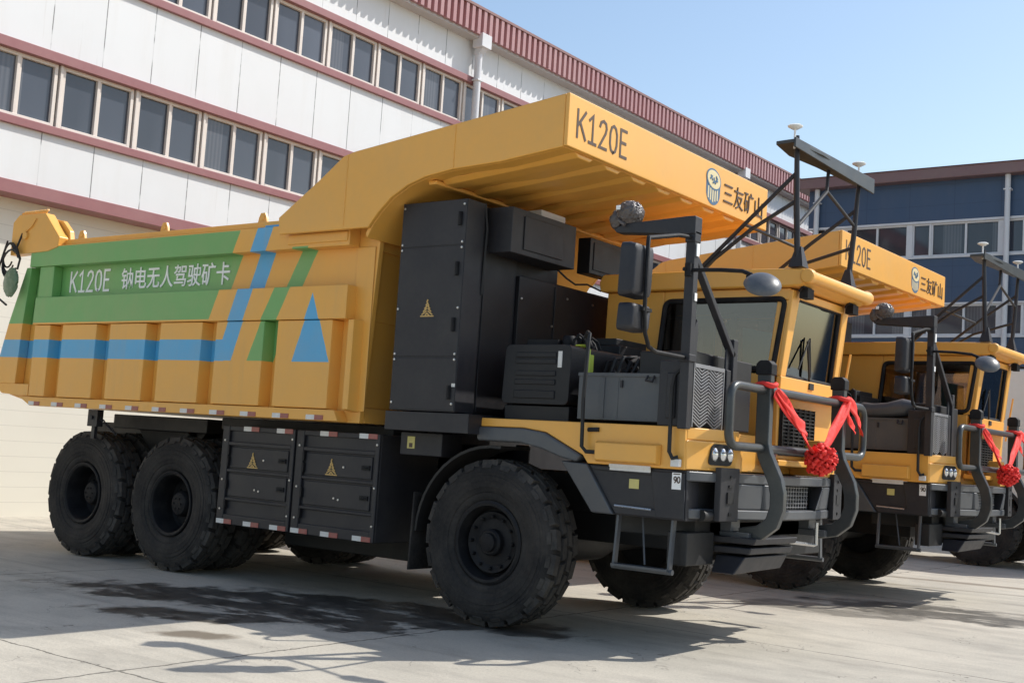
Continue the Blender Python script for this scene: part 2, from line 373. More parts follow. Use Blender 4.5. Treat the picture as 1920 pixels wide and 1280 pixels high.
def rounded(pts, r, n=5):
    out = []; L = len(pts)
    for i in range(L):
        p = Vector(pts[i]); a = Vector(pts[i - 1]) - p; b = Vector(pts[(i + 1) % L]) - p
        k = min(r, a.length * .45, b.length * .45); A = p + a.normalized() * k; B = p + b.normalized() * k
        for j in range(n + 1):
            u = j / n; out.append(tuple(A * (1 - u) ** 2 + p * 2 * u * (1 - u) + B * u * u))
    return out

# ------------------------------------------------------------------ lettering
GL = {'K': [[(0, 0), (0, 1)], [(.55, 1), (.02, .42)], [(.17, .58), (.58, 0)]],
      '1': [[(.05, .80), (.3, 1), (.3, 0)], [(.04, 0), (.56, 0)]],
      '2': [[(.03, .76), (.10, .92), (.28, 1), (.46, .93), (.52, .76), (.46, .58), (.02, 0), (.56, 0)]],
      '0': [[(.28, 0), (.12, .08), (.03, .3), (.03, .7), (.12, .92), (.28, 1), (.44, .92), (.53, .7), (.53, .3), (.44, .08), (.28, 0)]],
      'E': [[(.5, 1), (.04, 1), (.04, 0), (.52, 0)], [(.04, .53), (.44, .53)]],
      '9': [[(.5, .62), (.42, .48), (.25, .42), (.08, .5), (.03, .70), (.1, .92), (.28, 1), (.45, .92), (.52, .7), (.46, .3), (.2, 0)]]}
def strokes(mb, lines, org, ux, uz, w, th=.003):
    org, ux, uz = Vector(org), Vector(ux), Vector(uz); nrm = ux.normalized().cross(uz.normalized())
    for k, ln in enumerate(lines):
        P = [org + ux * a + uz * b for a, b in ln]; L = []; Rr = []
        for i, p in enumerate(P):
            d1 = (P[i] - P[i - 1]).normalized() if i else (P[1] - P[0]).normalized(); d2 = (P[i + 1] - P[i]).normalized() if i < len(P) - 1 else d1
            d = (d1 + d2).normalized() if (d1 + d2).length > .1 else d1
            sd = nrm.cross(d); kk = w / 2 / max(.5, (d1 + d2).length / 2)
            if i == 0: p = p - d * w * .3
            if i == len(P) - 1: p = p + d * w * .3
            L.append(p + sd * kk); Rr.append(p - sd * kk)
        off = nrm * (th + .0004 * k)
        for i in range(len(P) - 1):
            q = [L[i], L[i + 1], Rr[i + 1], Rr[i]]
            mb.hexa([a for a in q] + [a + off for a in q])
def k120e(org, ux, uz, cw, h, w, mb):
    for i, ch in enumerate("K120E"):
        strokes(mb, GL[ch], Vector(org) + Vector(ux) * cw * i, Vector(ux) * cw * 1.28, Vector(uz) * h, w)
def cjk(txt, org, ux, uz, width, height, name, mat, parent, slim=0):
    cu = bpy.data.curves.new(name, 'FONT'); cu.body = txt; cu.size = 1; cu.extrude = .004; cu.offset = slim
    ob = bpy.data.objects.new(name, cu); COL.objects.link(ob)
    dg = bpy.context.evaluated_depsgraph_get(); dg.update()
    me = bpy.data.meshes.new_from_object(ob.evaluated_get(dg)); bpy.data.objects.remove(ob)
    xs = [v.co.x for v in me.vertices]; ys = [v.co.y for v in me.vertices]
    x0, x1, y0, y1 = min(xs), max(xs), min(ys), max(ys); ux, uz = Vector(ux), Vector(uz); n = ux.cross(uz)
    for v in me.vertices:
        v.co = Vector(org) + ux * ((v.co.x - x0) / (x1 - x0) * width) + uz * ((v.co.y - y0) / (y1 - y0) * height) + n * (v.co.z + .0045)
    me.materials.clear(); me.materials.append(M[mat]); me.name = name
    o = bpy.data.objects.new(name, me); COL.objects.link(o); o.parent = parent; return o
def flame(mb, org, ux, uz, s):                     # triangular mark made of slanted bars
    L = [[(-.5, 0), (.5, 0)], [(-.40, .10), (-.06, .30)], [(.40, .10), (.06, .30)], [(-.30, .28), (-.05, .46)], [(.30, .28), (.05, .46)],
         [(-.20, .46), (-.02, .62)], [(.20, .46), (.03, .62)], [(-.11, .66), (.02, .80)], [(.11, .64), (.02, .74)], [(-.04, .84), (0, .98)], [(-.12, .08), (.02, .18)], [(.16, .06), (.04, .14)]]
    strokes(mb, L, org, Vector(ux) * s, Vector(uz) * s, s * .075)

# ------------------------------------------------------------------ ground
g = MB(); g.box(-160, 160, -120, 160, -.4, 0); tag(g.build('ground', 'concrete'), None, None, kind='structure')

# ------------------------------------------------------------------ white workshop building
XW = -10.75; YA, YB = -14.0, 31.0
wb = tag(empty('workshop_building', (0, 0, 0)), 'long white panelled workshop with two red edged window rows and a red ribbed eave', 'building')
mb = MB(); mb.box(XW - 16, XW - .36, YA, YB, 0, 5.0); mb.build('ground_floor_wall', 'siding', wb)
mb = MB()
for z0, z1 in ((5.02, 6.03), (7.26, 8.70), (9.86, 11.0)): mb.box(XW - 15.9, XW, YA, YB, z0, z1)
mb.build('panel_wall', 'panels', wb)
mb = MB()
for z0, z1 in ((6.03, 7.26), (8.70, 9.86)): mb.box(XW - 15.8, XW - .16, YA + .1, YB - .1, z0, z1)
mb.build('window_band_wall', 'window_frame', wb)
mb = MB()
mb.box(XW - .4, XW + .06, YA, YB, 4.94, 5.15)
mb.build('red_trim', 'trimred', wb, bevel=.01)
for z0, z1, d in ((6.00, 6.13, .07), (7.14, 7.30, .10), (8.66, 8.80, .07), (9.75, 9.90, .10)):
    mb = MB(); mb.box(XW - .2, XW + d, YA, YB, z0, z1); mb.build('red_trim', 'trimred', wb, bevel=.01)
mb = MB(); mb.box(XW - 1, XW + .29, YA - .3, YB, 10.74, 10.799); mb.build('soffit', 'soffit', wb)
mb = MB(); mb.box(XW - .5, XW + .31, YA - .3, YB, 10.80, 11.36)
y = YA - .28
while y < YB - .1:
    mb.prism([(XW + .31, y), (XW + .385, y + .02), (XW + .385, y + .125), (XW + .31, y + .145)], 'z', 10.79, 11.37); y += .215
mb.build('ribbed_fascia', 'fascia', wb)
mb = MB(); mb.prism([(XW + .40, 11.37), (XW + .40, 11.43), (XW - 8, 12.4), (XW - 16.2, 11.43), (XW - 16.2, 11.37)], 'y', YA - .35, YB + .05); mb.build('roof', 'roof', wb)
def win_mesh(z0, z1, wd):
    f = MB(); x = XW
    for a, b in ((0, .06), (wd / 2 - .028, wd / 2 + .028), (wd - .06, wd)): f.box(x - .10, x - .005, a, b, z0, z1)
    for a, b in ((z0, z0 + .055), (z1 - .055, z1)): f.box(x - .10, x - .002, .06, wd - .06, a, b)
    f.box(x - .158, x + .02, -.05, 0, z0, z1)
    f.box(x - .07, x - .03, wd / 2 + .03, wd / 2 + .065, z0 + .055, z1 - .055)
    return f
def pane_mesh(z0, z1, wd):
    p = MB(); p.box(XW - .075, XW - .062, .055, wd - .055, z0 + .05, z1 - .05); return p
for z0, z1 in ((6.13, 7.14), (8.80, 9.75)):
    w0 = None
    for k in range(-9, 21):
        yy = .69 + k * 1.42
        if w0 is None:
            w0 = win_mesh(z0, z1, 1.34).build('window', 'window_frame', wb, bevel=.006); p0 = pane_mesh(z0, z1, 1.34).build('pane', 'pane', w0); w0.location = (0, yy, 0)
        else:
            c = w0.copy(); COL.objects.link(c); c.location = (0, yy, 0); q = p0.copy(); COL.objects.link(q); q.parent = c
for yy in (-3.2, 10.82, 24.3):
    mb = MB(); mb.box(XW + .12, XW + .40, yy - .17, yy + .17, 10.55, 10.86); mb.prism([(XW + .14, 10.55), (XW + .36, 10.55), (XW + .24, 10.40), (XW + .12, 10.40)], 'y', yy - .09, yy + .09)
    mb.tube([(XW + .18, yy, 10.45), (XW + .18, yy, 7.9), (XW + .18, yy, 5.2), (XW + .18, yy, .1)], .085, 14)
    for z in (9.8, 8.0, 6.2, 4.4, 2.4): mb.box(XW - .02, XW + .28, yy - .10, yy + .10, z, z + .04)
    mb.build('downpipe', 'frame_white', wb, bevel=.005)

# ------------------------------------------------------------------ blue building
YBL = 23.8; XL, XR = -8.05, 11.5
bb = tag(empty('blue_building'), 'dark blue clad building with two rows of white framed windows and a brown eave', 'building')
mb = MB()
for z0, z1 in ((0, 5.42), (6.34, 7.66), (8.66, 9.82)): mb.box(XL, XR, YBL, YBL + 14, z0, z1)
mb.build('blue_wall', 'blue_wall', bb)
mb = MB()
for z0, z1 in ((5.42, 6.34), (7.66, 8.66)): mb.box(XL + .05, XR - .05, YBL + .22, YBL + 13.9, z0, z1)
mb.build('window_band_wall', 'chassis', bb)
mb = MB(); mb.box(XL - .3, XR + .3, YBL - .35, YBL + 14.3, 9.82, 10.14); mb.build('fascia', 'brown_fascia', bb, bevel=.02)
mb = MB(); mb.prism([(YBL - .40, 10.141), (YBL + 7, 10.9), (YBL + 14.4, 10.141)], 'x', XL - .3, XR + .3); mb.build('roof', 'roof', bb)
for z0, z1 in ((5.40, 5.46), (6.32, 6.37), (7.63, 7.69), (8.63, 8.69)):
    mb = MB(); mb.box(XL, XR, YBL - .05, YBL + .1, z0, z1); mb.build('sill_trim', 'frame_white', bb)
def win2(z0, z1):
    f = MB(); W_ = 2.5; yb = YBL
    for a, b in ((0, .11), (.11, .15), (.58, .64), (.64, .68), (1.55, 1.61), (2.44, 2.50)): f.box(a, b, yb + (.0 if a in (0, 2.44, .58) else .03), yb + .14, z0, z1)
    for a, b in ((z0, z0 + .05), (z1 - .05, z1)):
        for c, d in ((.15, .58), (.68, 1.55), (1.61, 2.44)): f.box(c, d, yb + .02, yb + .14, a, b)
    return f
for z0, z1 in ((5.46, 6.32), (7.69, 8.63)):
    w0 = None
    for k in range(-1, 6):
        xx = -5.03 + 2.5 * k
        if w0 is None:
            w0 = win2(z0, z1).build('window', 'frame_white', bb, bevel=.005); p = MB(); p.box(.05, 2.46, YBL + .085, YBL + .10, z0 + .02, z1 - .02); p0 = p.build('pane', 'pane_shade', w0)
            cu = MB(); rnd = random.Random(3)
            xx_ = .72
            for i in range(14): cu.box(xx_ + i * .055, xx_ + i * .055 + .03, YBL + .16, YBL + .19, z0 + .05, z0 + .1 + .5 * rnd.random())
            w0.location = (xx, 0, 0); cu.bm.free()
        else:
            c = w0.copy(); COL.objects.link(c); c.location = (xx, 0, 0); q = p0.copy(); COL.objects.link(q); q.parent = c
for xx in (-7.75, -2.33, 5.2):
    mb = MB(); mb.tube([(xx, YBL - .13, 9.83), (xx, YBL - .13, 5), (xx, YBL - .13, .1)], .075, 12)
    for z in (9.4, 7.2, 5.0, 2.5): mb.box(xx - .1, xx + .1, YBL - .2, YBL + .02, z, z + .04)
    mb.build('downpipe', 'frame_white', bb)

# ------------------------------------------------------------------ wheels
def tyre(mb, yo, sgn, w=.42, Rr=.725, n=96):      # yo: outer face, sgn: +1 the tyre runs towards +y
    prof = [(.335, .10), (.352, .05), (.372, .028), (.40, .018), (.43, .020), (.436, .012), (.475, .006), (.480, .002), (.52, .001), (.530, -.002), (.536, .002), (.575, .0), (.58, .007), (.606, .006), (.610, .010), (.625, .011), (.65, .020), (.672, .038), (.684, .062), (.690, .09)]
    prof = prof + [(r, w - h) for r, h in reversed(prof)]
    mb.lathe(prof, (0, yo, 0), 'y', n, sgn, True)
    mb.mi = 1
    nb = 21; rows = [(.030, .125), (.135, .205), (.215, .285), (.295, .390)]
    for k in range(nb):
        for ri, (a, b) in enumerate(rows):
            sh = (.5 if ri in (1, 3) else 0) + .07 * ri
            t0 = 2 * pi * (k + sh) / nb; dt = 2 * pi / nb * (.86 if ri in (0, 3) else .90)
            skew = (.022 if ri % 2 else -.022); ring = []
            lo = [.655, .685, .685, .685][ri] if ri == 0 else (.655 if ri == 3 else .685)
            for (tt, yy_, rr) in ((t0, a, lo if ri == 0 else .684), (t0 + dt, a, lo if ri == 0 else .684), (t0 + dt + skew, b, .684 if ri != 3 else lo), (t0 + skew, b, .684 if ri != 3 else lo)):
                ring.append((rr * cos(tt), yo + sgn * yy_, rr * sin(tt)))
            for (tt, yy_) in ((t0 + .012, a + (.022 if ri == 0 else .008)), (t0 + dt - .012, a + (.022 if ri == 0 else .008)), (t0 + dt + skew - .012, b - (.022 if ri == 3 else .008)), (t0 + skew + .012, b - (.022 if ri == 3 else .008))):
                rr = Rr - (.006 if ri in (0, 3) else 0); ring.append((rr * cos(tt), yo + sgn * yy_, rr * sin(tt)))
            mb.hexa(ring)
        t0 = 2 * pi * (k + .5) / nb                # short lugs running down the shoulder
        for yo2, s2 in ((yo, sgn), (yo + sgn * w, -sgn)):
            P = [(.640, .012), (.672, .032)]
            q = []
            for dt_ in (-.075, .075): 
                for r_, h_ in P: q.append((r_, h_, t0 + dt_))
            base = [(r_ * cos(a_), yo2 + s2 * (h_ + .006), r_ * sin(a_)) for r_, h_, a_ in (q[0], q[1], q[3], q[2])]
            top = [((r_ + .004) * cos(a_), yo2 + s2 * (h_ - .004), (r_ + .004) * sin(a_)) for r_, h_, a_ in (q[0], q[1], q[3], q[2])]
            mb.hexa(base + top)
TY = {}
def wheel(x, yo, sgn, kind, parent):
    """rim mesh with tyre and hub below it; kind 'front' has a shallow disc, 'rear' a deep dish, 'inner' none to see"""
    r = MB()
    if kind == 'front':
        prof = [(.0, .05), (.10, .05), (.115, .065), (.118, .115), (.20, .120), (.235, .10), (.262, .095), (.272, .14), (.292, .15), (.305, .06), (.318, .02), (.340, .016), (.362, .028), (.352, .09), (.33, .30), (0, .30)]
    else:
        prof = [(.0, .31), (.20, .31), (.235, .30), (.262, .30), (.285, .27), (.296, .16), (.300, .06), (.312, .03), (.325, .022), (.338, .016), (.350, .022), (.352, .09), (.33, .36), (0, .36)]
    r.lathe(prof, (0, yo, 0), 'y', 64, sgn)
    nb = 12 if kind == 'front' else 10; rb = .225 if kind == 'front' else .225; dep = .102 if kind == 'front' else .30
    for k in range(nb):
        a = 2 * pi * k / nb; c = (rb * cos(a), 0, rb * sin(a))
        r.lathe([(.0, dep - .03), (.010, dep - .03), (.016, dep - .022), (.017, dep + .02), (0, dep + .02)], (c[0], yo, c[2]), 'y', 6, sgn)
    o = r.build('wheel', 'rim', parent, ang=28); o.location = (x, 0, .725)
    key = (round(yo, 3), sgn)
    t = MB(); tyre(t, yo, sgn, .42 if kind == 'front' else .40); ty = t.build('tyre', ['rubber', 'tread'], o, ang=30)
    if kind != 'inner':
        h = MB()
        if kind == 'front': h.lathe([(0, .015), (.06, .015), (.078, .022), (.083, .05), (.083, .10), (0, .10)], (0, yo, 0), 'y', 32, sgn)
        else:
            h.lathe([(0, .115), (.07, .118), (.115, .135), (.135, .165), (.140, .20), (.150, .31), (0, .31)], (0, yo, 0), 'y', 36, sgn)
            for k in range(6): h.lathe([(0, .108), (.012, .108), (.014, .13), (0, .13)], (.06 * cos(k * pi / 3), yo, .06 * sin(k * pi / 3)), 'y', 6, sgn)
        h.build('hub', 'rim', o, ang=30)
    return o

# ------------------------------------------------------------------ the mining truck
T = tag(empty('mining_truck', (0, 0, 0)), 'nearest yellow mining dump truck, its whole green and blue striped side in view', 'dump truck', 'yellow mining trucks parked in a row')
B = lambda *a: MB().box(*a)
# --- dump bed
SIDE = [(-1.46, 1.69), (-1.36, 3.40), (-1.36, 3.62), (-7.02, 3.58), (-7.36, 2.69), (-7.62, 1.95), (-7.38, 1.82), (-6.73, 1.70)]
mb = MB()
mb.prism(SIDE, 'y', -1.67, -1.61); mb.prism(SIDE, 'y', 1.61, 1.67)
mb.prism([(-1.45, 1.695), (-1.50, 1.84), (-6.7, 1.84), (-7.57, 2.03), (-7.61, 1.95), (-7.36, 1.825), (-6.72, 1.705)], 'y', -1.608, 1.608)
mb.prism([(-1.60, 1.84), (-1.52, 3.60), (-1.44, 3.60), (-1.52, 1.84)], 'y', -1.608, 1.608)      # front wall
for a, b, d in ((3.33, 3.58, .06), (2.66, 2.98, .06)): mb.box(-1.56, -1.475 + .06 * (a > 3), -1.60, 1.60, a, b)
for s in (-1, 1):
    o_ = lambda a: s * a
    y0, y1 = sorted((s * 1.672, s * 1.815))
    mb.box(-6.98, -1.62, y0, y1, 3.36, 3.60)               # upper beam
    mb.prism([(-6.80, 2.66), (-1.60, 2.66), (-1.60, 2.985), (-6.79, 2.985)], 'y', y0, y1)              # lower beam
    y0, y1 = sorted((s * 1.672, s * 1.79))
    mb.prism([(-6.79, 3.36), (-6.79, 2.985), (-6.50, 2.985), (-6.50, 3.36)], 'y', y0, y1)
    mb.prism([(-7.60, 1.95), (-7.36, 2.69), (-7.08, 3.36), (-6.98, 3.36), (-7.06, 2.66), (-7.10, 1.95)], 'y', y0, y1); mb.prism([(-7.60, 1.95), (-7.10, 1.95), (-6.80, 1.95), (-6.80, 1.81), (-6.95, 1.81), (-7.36, 1.83)], 'y', y0, y1)
    y0, y1 = sorted((s * 1.671, s * 1.685)); mb.box(-1.63, -1.40, y0, y1, 1.80, 3.36)
    ya, yb = s * 1.668, s * 1.80                           # wide pressed side ribs with sloping flanks
    xs = [-6.80, -6.45, -6.22, -5.53, -5.30, -4.62, -4.40, -3.68, -3.48, -2.73, -2.56, -1.78, -1.60, -1.50]
    for i in range(0, 14, 2):
        a, b = xs[i], xs[i + 1]
        mb.hexa([(a, ya, 1.79), (b + .025, ya, 1.79), (b + .025, ya, 2.655), (a, ya, 2.655), (a + .03, yb, 1.81), (b, yb, 1.81), (b, yb, 2.654), (a + .03, yb, 2.654)])
    y0, y1 = sorted((s * 1.672, s * 1.815)); mb.prism([(-6.70, 1.695), (-6.95, 1.80), (-1.66, 1.80), (-1.60, 1.695)], 'y', y0, y1)
    y0, y1 = sorted((s * 1.60, s * 1.73)); mb.box(-7.04, -2.45, y0, y1, 3.62, 3.68)         # top rail
bed = mb.build('dump_bed', 'livery', T, bevel=.012)
def tape(name, parent, locs):
    mb = MB()
    for k in (0, 1): mb.mi = k; mb.box(k * .115, .115 + k * .115, -.0035, 0, 0, .046)
    many(mb.build(name, ['tape_w', 'tape_r'], parent), locs)
tape('reflective_tape', bed, [(-6.72 + i * .47, -1.8155, 1.701) for i in range(11)])
for x in (-6.16, -4.61, -3.01):
    mb = MB(); mb.prism([(x - .07, 3.68), (x + .07, 3.68), (x + .055, 3.74), (x + .03, 3.785), (x - .03, 3.785), (x - .055, 3.74)], 'y', -1.69, -1.665)
    mb.lathe([(.028, 0), (.028, .03)], (x, -1.695, 3.735), 'y', 12); mb.build('lifting_eye', 'yellow', bed)
mb = MB(); k120e((-6.31, -1.673, 3.06), (1, 0, 0), (0, 0, 1), .163, .235, .028, mb); mb.build('lettering', 'white', bed)
cjk("钠电无人驾驶矿卡", (-5.32, -1.672, 3.06), (1, 0, 0), (0, 0, 1), 1.86, .245, 'lettering', 'white', bed, .008)
mb = MB()
mb.prism([(-7.42, 3.52), (-7.42, 3.93), (-7.30, 4.02), (-6.74, 4.01), (-6.40, 3.70), (-6.42, 3.58), (-6.62, 3.54)], 'y', -1.83, -1.70)
mb.prism([(-6.74, 3.96), (-6.58, 3.93), (-6.42, 3.80), (-6.38, 3.66), (-6.48, 3.66)], 'y', -1.69, -1.62)
mb.box(-7.40, -6.95, -1.68, -1.35, 3.72, 3.90)
mb.tube([(-7.1, -1.86, 3.75), (-7.1, -1.66, 3.75)], .05, 14)
mb.build('tail_hinge', 'yellow', bed, bevel=.012)
mb = MB(); rnd = random.Random(5)
for i in range(5):
    x0 = -7.36 + .035 * i; mb.tube([(x0 - .06 + (.11 + .02 * i) * cos(a), -1.85 - .01 * i, 3.52 - .03 * i + (.15 + .03 * (i % 3)) * sin(a)) for a in [.3 + 5.4 * k / 16 for k in range(17)]], .011, 6)
mb.tube([(-7.15, -1.85, 3.78), (-7.2, -1.88, 3.6), (-7.1, -1.88, 3.46), (-7.14, -1.88, 3.33)], .014, 6)
mb.tube([(-7.45, -1.86, 3.7), (-7.56, -1.87, 3.4), (-7.6, -1.87, 3.15), (-7.48, -1.88, 2.98), (-7.32, -1.87, 2.9)], .013, 6)
mb.build('wiring', 'chassis', bed)
mb = MB()
for i in range(14):
    x = -7.30 + i * .04; mb.tube([(x, -1.80, 3.98), (x + .03, -1.80, 4.04), (x + .05 + .06 * rnd.random(), -1.80, 4.05)], .012, 5)
mb.tube([(-7.1, -1.842, 3.80), (-6.98, -1.842, 3.86), (-6.9, -1.842, 3.95)], .008, 5); mb.build('lashing', 'yellow', bed)
mb = MB(); mb.ball((-7.22, -1.90, 3.17), .15, 4, (1, .25, 1.2), .12, 4); mb.build('wrapped_lamp', 'greenwrap', bed)
mb = MB(); mb.box(-5.74, -5.56, -1.66, -1.58, 1.50, 1.69); mb.box(-5.68, -5.62, -1.64, -1.60, 1.36, 1.50); mb.lathe([(.02, 0), (.02, .02)], (-5.65, -1.68, 1.6), 'y', 8)
p0, p1 = Vector((-5.57, -1.62, 1.60)), Vector((-5.28, -1.60, 1.44))
for i in range(9):
    c = p0.lerp(p1, i / 8); d = (p1 - p0).normalized(); s_ = Vector((0, 1, 0)) if i % 2 else d.cross(Vector((0, 1, 0)))
    mb.tube([c + d * .032 * cos(a) + s_ * .017 * sin(a) for a in [2 * pi * k / 10 for k in range(10)]], .006, 6, closed=True)
mb.build('safety_chain', 'charcoal', T)
# --- canopy over the cab
CP = [(-2.52, 3.66), (-1.99, 3.99), (-1.68, 4.20), (-1.54, 4.23), (.88, 4.49), (.88, 4.04), (.20, 3.97), (-.33, 3.95), (-.64, 3.91), (-.85, 3.85), (-1.04, 3.75), (-1.18, 3.63), (-1.28, 3.52), (-1.35, 3.40)]
mb = MB()
top = [(-2.52, 3.66), (-1.99, 3.99), (-1.68, 4.20), (-1.54, 4.23), (.84, 4.486), (.84, 4.40), (-1.5, 4.14), (-1.64, 4.12), (-1.93, 3.92), (-2.44, 3.61)]
mb.prism(top, 'y', -1.87, 1.87)                           # top skin
bot = CP[5:]; bot2 = [(x - .02, z + .05) for x, z in bot]
mb.prism([(.84, 4.038)] + bot[1:] + bot2[:0:-1] + [(.84, 4.088)], 'y', -1.87, 1.87)      # underside skin
mb.box(.842, .88, -1.918, 1.918, 4.04, 4.49)              # front board
for s in (-1, 1):
    y0, y1 = sorted((s * 1.872, s * 1.916)); mb.prism([(-2.50, 3.49), (-2.52, 3.66), (-1.99, 3.99), (-1.68, 4.20), (-1.54, 4.23), (.841, 4.487), (.841, 4.036)] + [(x, z) for x, z in bot[1:-1]] + [(-1.30, 3.49)], 'y', y0, y1)
    y0, y1 = sorted((s * 1.75, s * 1.83)); mb.box(-2.46, -1.64, y0, y1, 3.40, 3.50)
for i in range(8):
    y = -1.58 + i * .45; mb.hexa([(-.60, y - .09, 3.882), (.835, y - .09, 3.998), (.835, y + .09, 3.998), (-.60, y + .09, 3.882), (-.62, y - .15, 3.925), (.838, y - .15, 4.038), (.838, y + .15, 4.038), (-.62, y + .15, 3.925)])
mb.box(-.70, -.60, -1.80, 1.80, 3.865, 3.905)
can = mb.build('canopy', 'yellow', T, bevel=.012)
for x, z0, z1 in ((-.32, 3.965, 4.35), (-1.62, 3.52, 4.20)):
    mb = MB(); mb.tube([(x + .004 * sin(9 * k), -1.917, z0 + (z1 - z0) * k / 12) for k in range(13)], .006, 6); mb.build('weld_bead', 'yellow', can)
mb = MB(); k120e((.8805, -1.78, 4.145), (0, 1, 0), (0, 0, 1), .168, .235, .026, mb); mb.build('lettering', 'letter_dark', can)
cjk("三友矿山", (.8805, .885, 4.135), (0, 1, 0), (0, 0, 1), .90, .225, 'lettering', 'letter_dark', can, -.004)
lg = MB(); oy, oz = .66, 4.255                             # drum shaped emblem
def ell(cy, cz, ry, rz, rot, n=26): return [(cy + ry * cos(a) * cos(rot) - rz * sin(a) * sin(rot), cz + ry * cos(a) * sin(rot) + rz * sin(a) * cos(rot)) for a in [2 * pi * k / n for k in range(n)]]
lg.prism(ell(oy, oz - .06, .145, .125, 0), 'x', .8802, .8825); lg.prism([(oy - .145, oz - .06), (oy + .145, oz - .06), (oy + .15, oz + .07), (oy - .15, oz + .07)], 'x', .8802, .8823)
lg.mi = 1
for i in range(5): lg.prism([(oy - .112 + i * .047, oz - .155 + .014 * abs(i - 2)), (oy - .088 + i * .047, oz - .16 + .014 * abs(i - 2)), (oy - .088 + i * .047, oz - .01), (oy - .112 + i * .047, oz - .01)], 'x', .8805, .884)
lg.mi = 0; lg.prism(ell(oy, oz + .07, .155, .105, -.15), 'x', .8808, .8855); lg.mi = 1; lg.prism(ell(oy, oz + .07, .138, .088, -.15), 'x', .881, .887)
lg.mi = 0
strokes(lg, [[(-.6, .3), (-.3, -.2)], [(-.7, -.1), (-.35, .25)], [(-.05, .1), (.05, -.4)], [(.0, -.2), (.25, -.5)], [(.0, -.25), (-.2, -.5)], [(.35, .35), (.55, .1), (.4, -.1)], [(.3, -.2), (.6, -.15)]], (.888, oy, oz + .075), (0, .115, 0), (0, 0, .085), .016)
lg.build('emblem', ['logo_blue', 'logo_pale'], can)
# --- running gear
mb = MB()
for y in (-.48, .40): mb.box(-7.0, 1.75, y, y + .08, 1.02, 1.36)
for x in (-6.6, -5.15, -3.5, -2.2, -.8, .7, 1.5): mb.box(x, x + .14, -.40, .40, 1.06, 1.30)
mb.box(-6.9, -2.0, -.75, .75, 1.40, 1.56); mb.box(-5.9, -4.2, -1.2, 1.2, 1.50, 1.66); mb.box(-3.9, -1.4, -1.25, 1.25, 1.56, 1.685)
mb.prism([(-5.75, 1.50), (-5.5, 1.25), (-4.8, 1.25), (-4.5, 1.50)], 'y', -.95, -.80); mb.prism([(-5.75, 1.50), (-5.5, 1.25), (-4.8, 1.25), (-4.5, 1.50)], 'y', .80, .95)
mb.box(-3.3, -1.4, -1.2, 1.2, .75, 1.30); mb.box(-3.45, -1.35, -.62, .62, .36, .75); mb.box(-.9, 1.3, -.38, .38, .75, 1.25); mb.box(1.1, 1.85, -1.2, 1.2, .92, 1.2)  # second box is an added dark blocker for the shaded gap under the frame
mb.tube([(-3.4, -.7, 1.05), (-3.4, -.7, 1.5)], .11, 14); mb.tube([(-5.2, -.9, 1.15), (-4.7, -1.0, 1.5)], .05, 10)
mb.build('chassis_frame', 'chassis', T, bevel=.01)
for x in (0, -4.34, -5.96):
    mb = MB(); mb.tube([(x, -1.3, .725), (x, -.5, .725), (x, -.25, .725), (x, .25, .725), (x, .5, .725), (x, 1.3, .725)], [.11, .13, .20, .20, .13, .11], 18)
    if x: mb.lathe([(0, -.26), (.18, -.2), (.27, 0), (.18, .2), (0, .26)], (x, 0, .725), 'x', 20)
    mb.build('axle', 'chassis', T)
for s in (-1, 1): wheel(0, s * 1.52, -s, 'front', T)
for x in (-4.34, -5.96):
    for s in (-1, 1): wheel(x, s * 1.52, -s, 'rear', T); wheel(x, s * 1.06, -s, 'inner', T)
# --- side battery boxes
mb = MB(); mb.box(-3.43, -1.23, .75, 1.585, .60, 1.60); mb.box(-3.3, -1.3, 1.585, 1.61, .7, 1.5); mb.build('far_battery_box', 'charcoal', T, bevel=.01)  # unseen far side box, added to stop light passing through under the truck
for x0, x1 in ((-3.43, -2.36), (-2.33, -1.23)):
    mb = MB(); mb.box(x0, x1, -1.585, -.75, .60, 1.60)
    mb.box(x0, x0 + .10, -1.615, -1.583, .60, 1.60); mb.box(x1 - .05, x1, -1.615, -1.583, .60, 1.60)
    for z0, z1 in ((.60, .70), (.84, .87), (1.13, 1.16), (1.40, 1.44), (1.55, 1.60)): mb.box(x0 + .10, x1 - .05, -1.612, -1.583, z0, z1)
    mb.box(x0 + .13, x1 - .09, -1.60, -1.583, .885, 1.115); mb.box(x0 + .13, x1 - .09, -1.60, -1.583, 1.175, 1.385)
    b_ = mb.build('side_battery_box', 'charcoal', T, bevel=.008)
    mb = MB(); flame(mb, ((x0 + x1) / 2 - .06, -1.601, 1.19), (1, 0, 0), (0, 0, 1), .15); mb.build('warning_mark', 'letter_gold', b_)
    tape('reflective_tape', b_, [(x0 + .01, -1.6155, .605), (x0 + .42, -1.6155, .605), (x1 - .26, -1.6155, .605), (x0 + .32, -1.6155, 1.553), (x1 - .26, -1.6155, 1.553)])
    mb = MB(); mb.box(-.012, .012, -.022, 0, -.045, .045); many(mb.build('hinge', 'rim', b_), [(x0 + .115, -1.603, z) for z in (.80, 1.0, 1.24, 1.35)])
    mb = MB(); mb.box(-.05, .05, -.012, 0, -.022, .022); mb.tube([(-.03, -.014, .0), (-.02, -.028, 0), (.02, -.028, 0), (.03, -.014, 0)], .006, 6); many(mb.build('latch', 'rim', b_), [(x1 - .16, -1.601, 1.0), (x1 - .16, -1.601, 1.28)])
    bolts(b_, [(x, -1.616 if abs(x - (x0 + x1) / 2) > .3 else -1.601, z) for (x, z) in [(x0 + .05, .75), (x0 + .05, 1.05), (x0 + .05, 1.45), (x1 - .025, .75), (x1 - .025, 1.1), (x1 - .025, 1.5), ((x0 + x1) / 2, .97), ((x0 + x1) / 2 + .06, .96), ((x0 + x1) / 2 + .1, 1.27)]])
